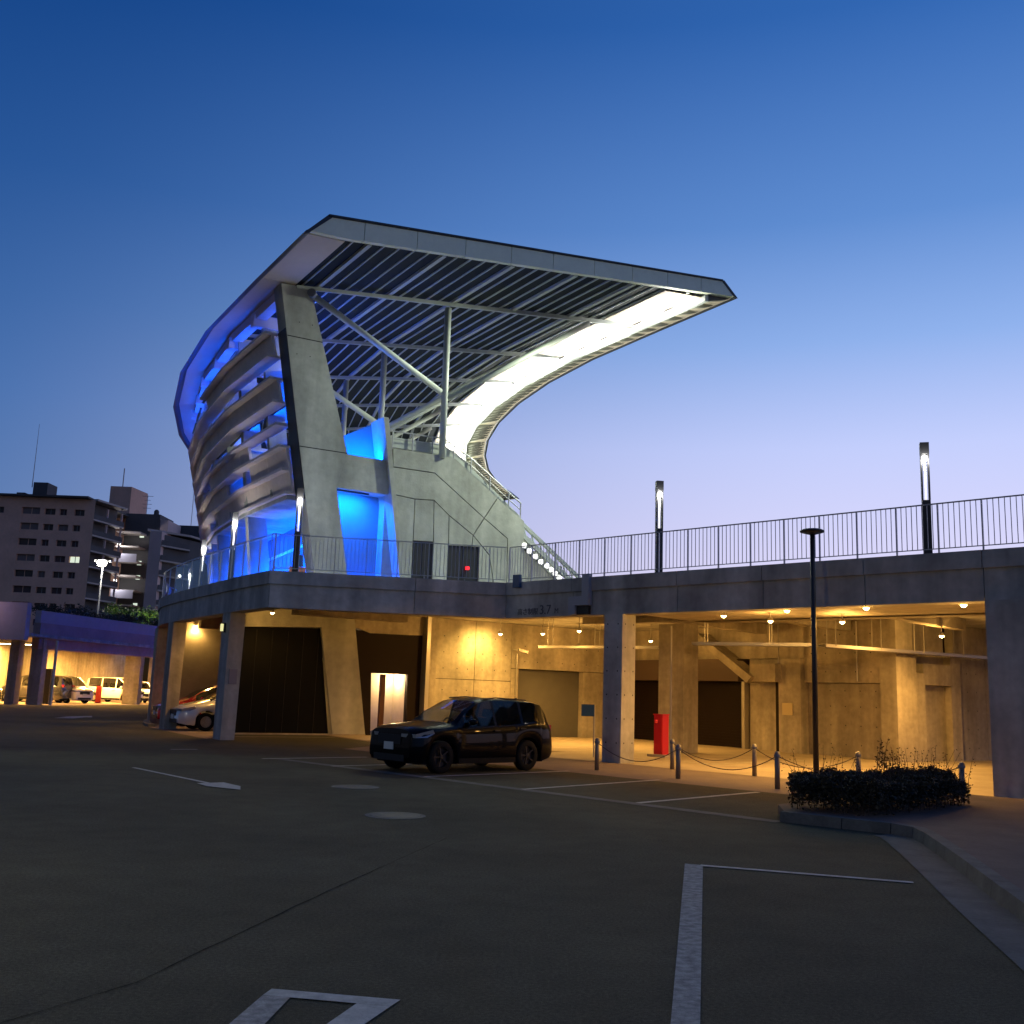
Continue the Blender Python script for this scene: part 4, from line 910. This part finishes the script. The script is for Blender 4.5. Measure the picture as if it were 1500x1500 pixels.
    return t
LENSD = mat('headlight_lens', (.5, .52, .52), .12, metal=.5, coat=1)
def paintm(name, c_, rough=.22, metal=.0): return mat(name, c_, rough, metal=metal, coat=1)
def place(c_, x, y, deg): c_.location = (x, y, 0); c_.rotation_euler = (0, 0, R(deg)); WL[c_.name] = Vector((x, y, 0))
suv = dict(L=4.40, W=1.84, rw=.36, wx=(.82, 3.53), hz=.86, tz=1.02, mx=1.62, hx=(2.45, 3.3), seat=1.95, spokes=5, tumble=.34,
  top=[(0, .70), (.04, .86), (.14, .96), (.4, 1.02), (1.15, 1.10), (1.28, 1.13), (1.7, 1.39), (2.15, 1.62), (2.5, 1.69), (3.2, 1.695), (3.9, 1.66), (4.2, 1.61), (4.36, 1.40), (4.46, 1.15), (4.53, .96), (4.56, .8)],
  belt=[(0, .66), (.1, .86), (.5, .97), (1.3, 1.03), (3.0, 1.07), (3.9, 1.16), (4.3, 1.14), (4.6, 1.0), (4.66, .75)],
  bot=[(0, .34), (.2, .26), (.6, .22), (4.1, .22), (4.5, .30), (4.66, .42)],
  side=[(1.62, 2.55), (2.62, 3.42), (3.5, 4.0)], ws=(1.26, 2.15), rg=(4.2, 4.46), hm=BLACK)
for k_ in ('top', 'belt', 'bot', 'side'): suv[k_] = [(max(0, a-.13), b if k_ != 'side' else b-.13) for a, b in suv[k_]]
suv['ws'] = (1.13, 2.02); suv['rg'] = (4.08, 4.33)
car1 = make_car('parked_car', 'black sport utility car parked alone in the front bay, nose to the left', suv, mat('black_paint', (.002, .002, .003), .3, spec=.05, coat=.3), 'parked cars', CARG, CARGD, True, mat('dark_rim', (.03, .03, .033), .4, metal=.6))
dv = Vector((-.72, -.69)); wv = Vector((-1.50, 21.15)); nv = Vector((-.69, .72)); cc = Vector((-1.28, 21.2))+nv*.72-dv*(2.20-.82)*.9; car1.scale = (.9, .9, .9)
place(car1, cc.x, cc.y, math.degrees(math.atan2(dv.y, dv.x)))
for sg in (1, -1): # roof rails and small fin on the dark car
    o = MB().tube([(.0, sg*.57, 1.665), (-.5, sg*.57, 1.70), (-1.5, sg*.57, 1.665)], .018, 6).build('roof_rail', BLACK, None); o.parent = car1
o = MB().prism([(-1.55, -.02, 1.66), (-1.75, -.02, 1.64), (-1.74, -.01, 1.72)], [(-1.55, .02, 1.66), (-1.75, .02, 1.64), (-1.74, .01, 1.72)]).build('antenna_fin', BLACK, None); o.parent = car1
wag = dict(L=4.55, W=1.77, rw=.31, wx=(.93, 3.68), hz=.74, tz=.95, mx=1.55, hx=(2.3, 3.15), seat=1.9, spokes=12, clad=None,
  top=[(0, .60), (.04, .72), (.2, .82), (1.0, 1.01), (1.1, 1.04), (1.6, 1.28), (2.15, 1.48), (2.6, 1.54), (3.6, 1.50), (4.1, 1.42), (4.4, 1.05), (4.52, .98), (4.55, .7)],
  belt=[(0, .56), (.15, .74), (.6, .86), (1.2, .93), (3.5, 1.0), (4.2, 1.0), (4.55, .66)], bot=[(0, .26), (.3, .20), (4.2, .20), (4.55, .36)],
  side=[(1.35, 2.45), (2.52, 3.3), (3.38, 4.0)], ws=(1.08, 2.1), rg=(4.12, 4.42)); del wag['clad']
silver = paintm('silver_paint', (.70, .70, .70), .25, .15)
wag['top'] = [(a, b*(1.06 if b > 1.1 else 1.03)) for a, b in wag['top']]; whitep = paintm('white_paint', (.75, .74, .72), .25)
def putcar(spec, paint, lab, x, y, deg, L_=None):
    c_ = make_car('parked_car', lab, spec, paint, 'parked cars', CARG, CARG, True, None); place(c_, x, y, deg); return c_
hd = math.degrees(math.atan2(-UY, -UX))
def at_l(t_, s_): p = SP(t_, s_, 0); return p.x, p.y
x, y = at_l(-2.55, 2.9); putcar(wag, silver, 'silver white wagon parked under the deck between the corner column and next column', x, y, hd)
x, y = at_l(-2.3, 6.9); putcar(wag, paintm('red_car_paint', (.45, .01, .02), .25), 'red car parked behind the silver wagon under the deck', x, y, hd-4)
van = dict(L=4.7, W=1.72, rw=.32, wx=(.85, 3.7), hz=.85, tz=1.15, mx=1.15, hx=(1.9, 2.9), seat=1.5, spokes=10, tumble=.14,
  top=[(0, .70), (.04, .88), (.2, .98), (.62, 1.10), (.75, 1.16), (1.15, 1.48), (1.55, 1.76), (2.0, 1.84), (4.2, 1.82), (4.5, 1.72), (4.62, 1.2), (4.7, .9)],
  belt=[(0, .66), (.2, .90), (.8, 1.02), (4.2, 1.12), (4.6, 1.1), (4.7, .8)], bot=[(0, .24), (.3, .20), (4.4, .20), (4.7, .34)],
  side=[(.95, 1.75), (1.83, 3.05), (3.13, 4.3)], ws=(.72, 1.6), rg=(4.5, 4.62))
v1 = putcar(van, whitep, 'white minivan nearest the pale post in the left covered parking, facing right', -30.4, 71.5, -30)
def carcopy(src, lab, x, y, deg, m=None):
    c_ = copy_tree(src); c_['label'] = lab; place(c_, x, y, deg)
    return c_
carcopy(v1, 'white minivan behind the red board in the left covered parking', -29.2, 78.2, -20)
w1 = putcar(wag, whitep, 'white car parked right of the middle pillar in the left covered parking', -28.0, 79.5, -62)
carcopy(w1, 'white car parked beside the curved deck at the right end of the far row', -26.5, 83.5, -75)
kei = dict(van); kei['top'] = [(a, b*.98) for a, b in van['top']]
dk = putcar(kei, paintm('dark_car_paint', (.02, .02, .025), .25), 'dark minivan partly hidden behind the pale corner post at left', -31.4, 69.6, 175)
carcopy(dk, 'dark car cut by the left picture edge in the covered parking', -32.6, 62.6, -20)

# ================================================================ left wing of the building
LWG = thing('left_wing', 'low concrete parking wing with glowing warm interior at the left', 'building', (-28, 62, 0))
def lp(mb, name, m, **k): return mb.build(name, m, LWG, **k)
def lbox(x0, y0, x1, y1, z0, z1, wd, name, m):
    a, b = Vector((x0, y0, 0)), Vector((x1, y1, 0)); d = (b-a).normalized(); n_ = Vector((-d.y, d.x, 0))*wd
    q = [a, b, b+n_, a+n_]; return lp(MB().prism([p+Vector((0, 0, z0)) for p in q], [p+Vector((0, 0, z1)) for p in q]), name, m)
lbox(-28.3, 62.5, -23.5, 86, 3.35, 4.9, .5, 'edge_beam', mat('brown_concrete', (.40, .25, .20), .85, noise=.15, scale=.6)); lbox(-28.35, 62.5, -23.55, 86, 4.91, 5.65, .4, 'coping', LILAC)
lbox(-50, 59.5, -27.6, 59.0, 3.7, 5.85, .5, 'lilac_parapet', LILAC)
lp(MB().prism([(-50, 59.6, 4.0), (-28.4, 59.6, 4.0), (-23.9, 84, 4.0), (-50, 96, 4.0)], [(-50, 59.6, 4.2), (-28.4, 59.6, 4.2), (-23.9, 84, 4.2), (-50, 96, 4.2)]), 'roof_slab', CONCW)
for x, y, wd in ((-29.6, 62.6, .55), (-28.5, 63.2, .7), (-26.6, 74.2, 1.1), (-33.5, 62, .8), (-24.8, 83, .9)):
    lp(MB().box(x-wd/2, y-.35, 0, x+wd/2, y+.35, 3.99), 'column', CONCW)
lp(MB().tube([(-27.55, 63.3, 0), (-27.55, 63.3, 3.9)], .09, 8), 'downpipe', GALV)
# rear wall with tall openings between fins
for k in range(15):
    x = -45+k*1.9; lp(MB().box(x, 92, 0, x+(.95 if k % 4 else 1.9), 92.5, 3.99), 'rear_wall_pier', CONCW)
lp(MB().box(-46, 93.4, 0, -16, 93.5, 3.99), 'rear_dark_sheet', BLACK)  # black sheet added so the openings between the piers read dark
lp(MB().box(-33.6, 64, 0, -33.3, 92, 3.99), 'side_wall', CONCW); lp(MB().box(-50, 70, 0, -33.7, 70.3, 3.99), 'side_wall', CONCW)
lp(MB().box(-29.55, 66, 0, -28.9, 66.4, 2.2), 'dark_door', BLACK)
fl2 = MB().add([(-50, 60.5, .005), (-27.6, 60.5, .005), (-22.5, 86, .005), (-22, 95, .005), (-50, 95, .005)], [(0, 1, 2, 3, 4)]); struct(fl2, 'covered_parking_floor', PAVE)
line((-50, 60.4), (-27.6, 60.4), .2, 'parking_line', KERB, .012); line((-27.6, 60.4), (-22.5, 86), .2, 'parking_line', KERB, .012)
for p, lb, pw in (((-31.5, 67, 3.7), 'strip ceiling light over the white minivan in the left wing', 2300), ((-29.5, 76, 3.7), 'strip ceiling light above the middle pillar in the left wing', 2300), ((-27.5, 84, 3.7), 'strip ceiling light at the far right of the left wing', 2300), ((-37, 65, 3.7), 'strip ceiling light by the left picture edge', 2000)):
    t = thing('strip_light', lb, 'ceiling light', p, 'strip lights in the left wing')
    MB().box(p[0]-1.6, p[1]-.15, p[2]+.02, p[0]+1.6, p[1]+.15, p[2]+.10).build('housing', GALV, t); MB().box(p[0]-1.55, p[1]-.1, p[2]-.02, p[0]+1.55, p[1]+.1, p[2]+.02).build('lens', LENSW, t)
    lamp('AREA', 'strip_glow', (p[0], p[1], p[2]-.06), pw, WARM, t, size=3, sy=.3)
rs = thing('red_board', 'upright red sign board beside the middle pillar of the left parking', 'sign', (-28.7, 73.5, 0))
MB().box(-28.88, 73.5, .05, -28.5, 73.56, 1.2).build('board', RED, rs); MB().box(-28.9, 73.4, 0, -28.5, 73.7, .05).build('base', RUBBER, rs)
# violet-white floodlight by the left edge
vf = thing('parapet_floodlight', 'glaring floodlight on the lilac parapet at the left picture edge', 'floodlight', (-30.6, 58.3, 6.0))
MB().box(-30.75, 58.2, 5.85, -30.45, 58.5, 6.1).build('housing', DARKM, vf); MB().lathe([(0, -.08), (.1, -.06), (.13, 0)], (-30.4, 58.1, 5.95), 'y', 12).build('lens', LENS, vf)
lamp('POINT', 'flood_glow', (-30.2, 57.6, 5.7), 45, (.85, .6, 1), vf, size=.1)
# green tree and planting on the wing's roof
def leafmass(name, c_, rx, ry, rz, n_, sz, m, parent, flat=.0):
    mb = MB(); cl_ = [Vector((random.gauss(0, .5)*rx, random.gauss(0, .5)*ry, random.uniform(-.5, .8)*rz)) for _ in range(14)]
    for i in range(n_):
        q = random.choice(cl_); p = q+Vector((random.gauss(0, .22)*rx, random.gauss(0, .22)*ry, random.gauss(0, .2)*rz)); leafq(mb, Vector(c_)+p, sz*random.uniform(.6, 1.3))
    return mb.build(name, m, parent, kind='stuff')
tr = thing('tree', 'small round green tree lit from below behind the left parapet', 'tree', (-33.5, 96, 0))
MB().tube([(-33.9, 96, 0), (-33.9, 96, 6.0)], .15, 8, .08).build('trunk', TWIG, tr)
leafmass('crown', (-35.6, 96, 7.2), 1.7, 1.5, 1.3, 6000, .11, FOLG, tr)
lamp('POINT', 'tree_uplight', (-33.0, 93.5, 6.3), 420, (.85, 1, .45), tr, size=.2)
sh_ = thing('shrub_row', 'dark row of shrubs and grass along the left parapet top', 'shrubs', (-29, 75, 4.2))
for q in range(5): leafmass('shrub', (-30.6+q*.8, 70+q*4, 5.9), 1.6, 2.4, .7, 1400, .10, FOL, sh_)
# tall lamp with a bright head in front of the flats
sl = thing('street_lamp', 'tall street lamp with glaring white head before the brown apartment block', 'street lamp', (-39.9, 100, 0))
MB().tube([(-39.9, 100, 0), (-39.9, 100, 13.0)], .10, 8, .07).build('pole', GREYM, sl)
MB().box(-40.7, 99.8, 13.0, -39.1, 100.2, 13.2).build('head', GREYM, sl)
MB().lathe([(0, -.42), (.35, -.3), (.5, 0), (.35, .25), (0, .3)], (-39.9, 99.7, 12.9), n=14).build('lens', mat('street_lens', (.8, .8, .8), .4, emit=(1, .95, .78), es=10), sl, smooth=True)
lamp('POINT', 'street_glow', (-39.9, 99.0, 12.4), 3000, (1, .92, .75), sl, size=.3)

# ================================================================ apartment blocks far behind
def wall_holes(a, b, z0, z1, holes, depth, name, m, parent, nrm):
    a, b = Vector(a), Vector(b); d = (b-a); Ln = d.length; d.normalize(); mb = MB()
    us = sorted(set([0, Ln]+[h[0] for h in holes]+[h[1] for h in holes])); zs = sorted(set([z0, z1]+[h[2] for h in holes]+[h[3] for h in holes]))
    def Q(u_, z_, dd=0): p = a+d*u_-Vector(nrm)*dd; return (p.x, p.y, z_)
    for i in range(len(us)-1):
        for j in range(len(zs)-1):
            um, zm = (us[i]+us[i+1])/2, (zs[j]+zs[j+1])/2
            if any(h[0] < um < h[1] and h[2] < zm < h[3] for h in holes): continue
            mb.add([Q(us[i], zs[j]), Q(us[i+1], zs[j]), Q(us[i+1], zs[j+1]), Q(us[i], zs[j+1])], [(0, 1, 2, 3)])
    for h in holes:
        for (p, q) in (((h[0], h[2]), (h[1], h[2])), ((h[1], h[2]), (h[1], h[3])), ((h[1], h[3]), (h[0], h[3])), ((h[0], h[3]), (h[0], h[2]))):
            mb.add([Q(*p), Q(*q), Q(*q, depth), Q(*p, depth)], [(0, 1, 2, 3)])
    ob = mb.build(name, m, parent)
    return Q
A = thing('apartment_block', 'brown tiled apartment block with dark windows and end balconies, far left', 'building', (-85, 180, 0), 'apartment blocks')
ax0, ay0, ax1, ay1 = -128, 178, -74.3, 180; nA = Vector((.036, -1, 0)).normalized()
FL = [1.5+2.8*k for k in range(11)]
holes = []; wins = []
for z_ in FL:
    for x_ in (-87.0, -104): holes.append((x_-ax0, x_-ax0+3.2, z_+.1, z_+1.9)); wins.append(holes[-1]+(1,))
    for gx in (-83.0, -80.4, -77.8, -98, -95, -92):
        w_ = random.choice((1.3, 1.8, 1.9)); holes.append((gx-ax0, gx-ax0+w_, z_+.7, z_+1.8)); wins.append(holes[-1]+(0,))
Q = wall_holes((ax0, ay0, 0), (ax1, ay1, 0), 0, 33.2, holes, .6, 'tiled_wall', BRICK, A, nA)
pane = MB().box(0, 0, 0, 1, .05, 1).mesh('window', WIN); pane2 = MB().box(0, 0, 0, 1, .05, 1).mesh('window', mat('curtain_pale', (.20, .16, .15), .8)); pane3 = MB().box(0, 0, 0, 1, .05, 1).mesh('window', mat('curtain_dark', (.09, .06, .06), .8)); litp = MB().box(0, 0, 0, 1, .05, 1).mesh('window', LITWIN)
for h in wins:
    if h[0]+ax0 < -100: continue
    lit = abs(h[0]+ax0+77.8) < .1 and abs(h[2]-.7-FL[7]) < .2
    o = inst(litp if lit else random.choice((pane, pane, pane2, pane3)), 'window', A, Q(h[0], h[2], .58)); o.scale = (h[1]-h[0], 1, h[3]-h[2])
    q = Q((h[0]+h[1])/2-.05, h[2], .45)
    MB().box(q[0], q[1], h[2]+.002, q[0]+.10, q[1]+.05, h[3]-.002).build('mullion', BRICK if h[4] else GREYM, A)
    if h[4]:
        q = Q(h[0]+.01, h[2], .12); MB().box(q[0], q[1], h[2], q[0]+3.18, q[1]+.1, h[2]+.62).build('balcony_front', BRICK, A)
A2 = Vector((ax1, ay1, 0)); B2 = Vector((-72.3, 189, 0)); dA = (B2-A2).normalized(); nB = Vector((dA.y, -dA.x, 0))
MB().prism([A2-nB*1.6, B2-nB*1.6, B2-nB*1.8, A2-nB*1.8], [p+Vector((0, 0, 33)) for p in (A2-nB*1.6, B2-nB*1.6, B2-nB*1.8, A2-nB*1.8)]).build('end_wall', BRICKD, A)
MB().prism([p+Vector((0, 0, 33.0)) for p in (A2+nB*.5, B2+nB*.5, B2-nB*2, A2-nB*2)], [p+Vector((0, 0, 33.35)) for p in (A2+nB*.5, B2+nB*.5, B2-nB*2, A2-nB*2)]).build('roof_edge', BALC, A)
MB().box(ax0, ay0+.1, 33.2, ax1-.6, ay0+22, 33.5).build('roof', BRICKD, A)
for i, z_ in enumerate(FL):
    q = [A2, B2, B2-nB*1.6, A2-nB*1.6]
    MB().prism([p+Vector((0, 0, z_)) for p in q], [p+Vector((0, 0, z_+.28)) for p in q]).build('balcony_slab', BALC, A)
    q = (A2+nB*.02, B2+nB*.02, B2-nB*.08, A2-nB*.08)
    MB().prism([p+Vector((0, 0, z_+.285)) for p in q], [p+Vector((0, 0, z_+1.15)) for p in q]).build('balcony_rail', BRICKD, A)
    for f in (.02, .5, .98):
        p = A2.lerp(B2, f)-nB*.5; MB().box(p.x-.15, p.y-.15, z_+.285, p.x+.15, p.y+.15, z_+2.795).build('balcony_divider', PINKW, A)
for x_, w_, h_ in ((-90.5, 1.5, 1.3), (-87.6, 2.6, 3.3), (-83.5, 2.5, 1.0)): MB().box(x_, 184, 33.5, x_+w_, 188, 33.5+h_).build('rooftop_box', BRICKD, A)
MB().tube([(-88.3, 185, 36), (-88.3, 185, 48)], .08, 5, .03).build('mast', GREYM, A)
B = thing('apartment_block', 'dark tower and stairwell block with small square lit windows behind the brown flats', 'building', (-72, 195, 0), 'apartment blocks')
MB().prism([(-79.9, 200, 0), (-75.7, 200, 0), (-74.9, 207, 0), (-79.9, 207, 0)], [(-79.9, 200, 39.6), (-75.7, 200, 39.6), (-74.9, 207, 39.6), (-79.9, 207, 39.6)]).build('tower', BRICK, B); MB().box(-78.0, 201.0, 39.6, -77.86, 201.2, 43.5).build('mast', GREYM, B)
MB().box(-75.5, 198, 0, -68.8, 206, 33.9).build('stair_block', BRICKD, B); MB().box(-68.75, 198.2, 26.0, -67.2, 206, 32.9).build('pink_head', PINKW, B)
for z_ in (29.6, 24.2, 21.4, 16.0): MB().box(-72.4, 197.9, z_-.4, -71.6, 198.02, z_+.4).build('lit_window', LITWIN, B)
for z_ in (24.9, 18.0):
    MB().box(-75.2, 193.4, z_-1.1, -71.0, 193.5, z_+.5).build('gallery_rail', mat('pale_rail', (.5, .47, .55), .6), B)
    MB().lathe([(0, -.28), (.22, -.18), (.3, 0), (.2, .2), (0, .28)], (-74.4, 193, z_+2.2), n=10).build('gallery_lamp', LENS, B)
    lamp('POINT', 'gallery_glow', (-74.2, 192.4, z_+1.8), 500, (.95, .95, 1), B, size=.3)
for k in range(11): MB().box(-75.4, 194, 1.5+k*2.8, -71.0, 197.9, 1.8+k*2.8).build('gallery_slab', BALC, B)
MB().tube([(-72.3, 200, 33), (-72.3, 200, 38)], .05, 4).build('aerial_mast', GREYM, B)
for z_, l_ in ((37.8, 1.1), (37.0, .6), (36.2, .9), (35.4, .8)): MB().tube([(-72.3-l_, 200, z_), (-72.3+l_, 200, z_)], .04, 4).build('aerial_arm', GREYM, B)
MB().lathe([(0, 0), (.5, 0), (.5, .9), (.3, 1.2), (0, 1.3)], (-70.3, 200, 33.9), n=12).build('water_tank', BRICKD, B)
C_ = thing('apartment_block', 'apartment block with pale pink corner wall beside the curved deck', 'building', (-66, 190, 0), 'apartment blocks')
MB().box(-67.6, 190, 0, -65.4, 200, 29.4).build('pink_corner', PINKW, C_)
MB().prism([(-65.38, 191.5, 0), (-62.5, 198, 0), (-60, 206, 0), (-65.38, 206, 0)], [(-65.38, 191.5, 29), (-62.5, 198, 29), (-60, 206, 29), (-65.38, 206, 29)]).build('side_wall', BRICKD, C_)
MB().prism([(-68, 189.6, 29.41), (-62, 196.6, 29.41), (-60, 206, 29.41), (-68, 206, 29.41)], [(-68, 189.6, 29.8), (-62, 196.6, 29.8), (-60, 206, 29.8), (-68, 206, 29.8)]).build('roof', BALC, C_)
for k in range(10):
    z_ = 1.4+k*2.8
    MB().prism([(-65.3, 190, z_), (-61.8, 196, z_), (-62.5, 197.9, z_), (-65.3, 191.6, z_)], [(-65.3, 190, z_+.3), (-61.8, 196, z_+.3), (-62.5, 197.9, z_+.3), (-65.3, 191.6, z_+.3)]).build('balcony_slab', BALC, C_)
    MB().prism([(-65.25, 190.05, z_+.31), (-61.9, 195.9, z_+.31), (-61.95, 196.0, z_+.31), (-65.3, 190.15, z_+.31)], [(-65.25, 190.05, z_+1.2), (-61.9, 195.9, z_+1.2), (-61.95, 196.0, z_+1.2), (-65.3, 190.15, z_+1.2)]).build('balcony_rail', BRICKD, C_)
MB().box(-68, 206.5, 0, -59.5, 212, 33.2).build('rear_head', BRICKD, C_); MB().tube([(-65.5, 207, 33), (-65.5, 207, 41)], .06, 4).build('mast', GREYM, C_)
MB().lathe([(0, -.25), (.2, -.15), (.28, 0), (.15, .2), (0, .25)], (-62.5, 193.5, 21.5), n=10).build('gallery_lamp', LENS, C_)

# small orange sign on the deck by the gable leg
os_ = thing('small_sign', 'small orange pink board with dark top on the deck beside the leaning leg', 'sign', LW(-2.3, -1.6, 4.7))
MB().box(-.02, -.28, 0, .02, .28, .45, lambda x, y, z: LW(-2.3+y, -1.6+x, 5.1+z)).build('board', mat('orange_board', (.75, .25, .15), .6), os_)
MB().box(-.03, -.14, 0, .03, .14, .4, lambda x, y, z: LW(-2.3+y, -1.6+x, 5.56+z)).build('top_plate', BLUEP, os_)
MB().tube([LW(-2.3, -1.6, 4.7), LW(-2.3, -1.6, 5.1)], .03, 6).build('leg', DARKM, os_)
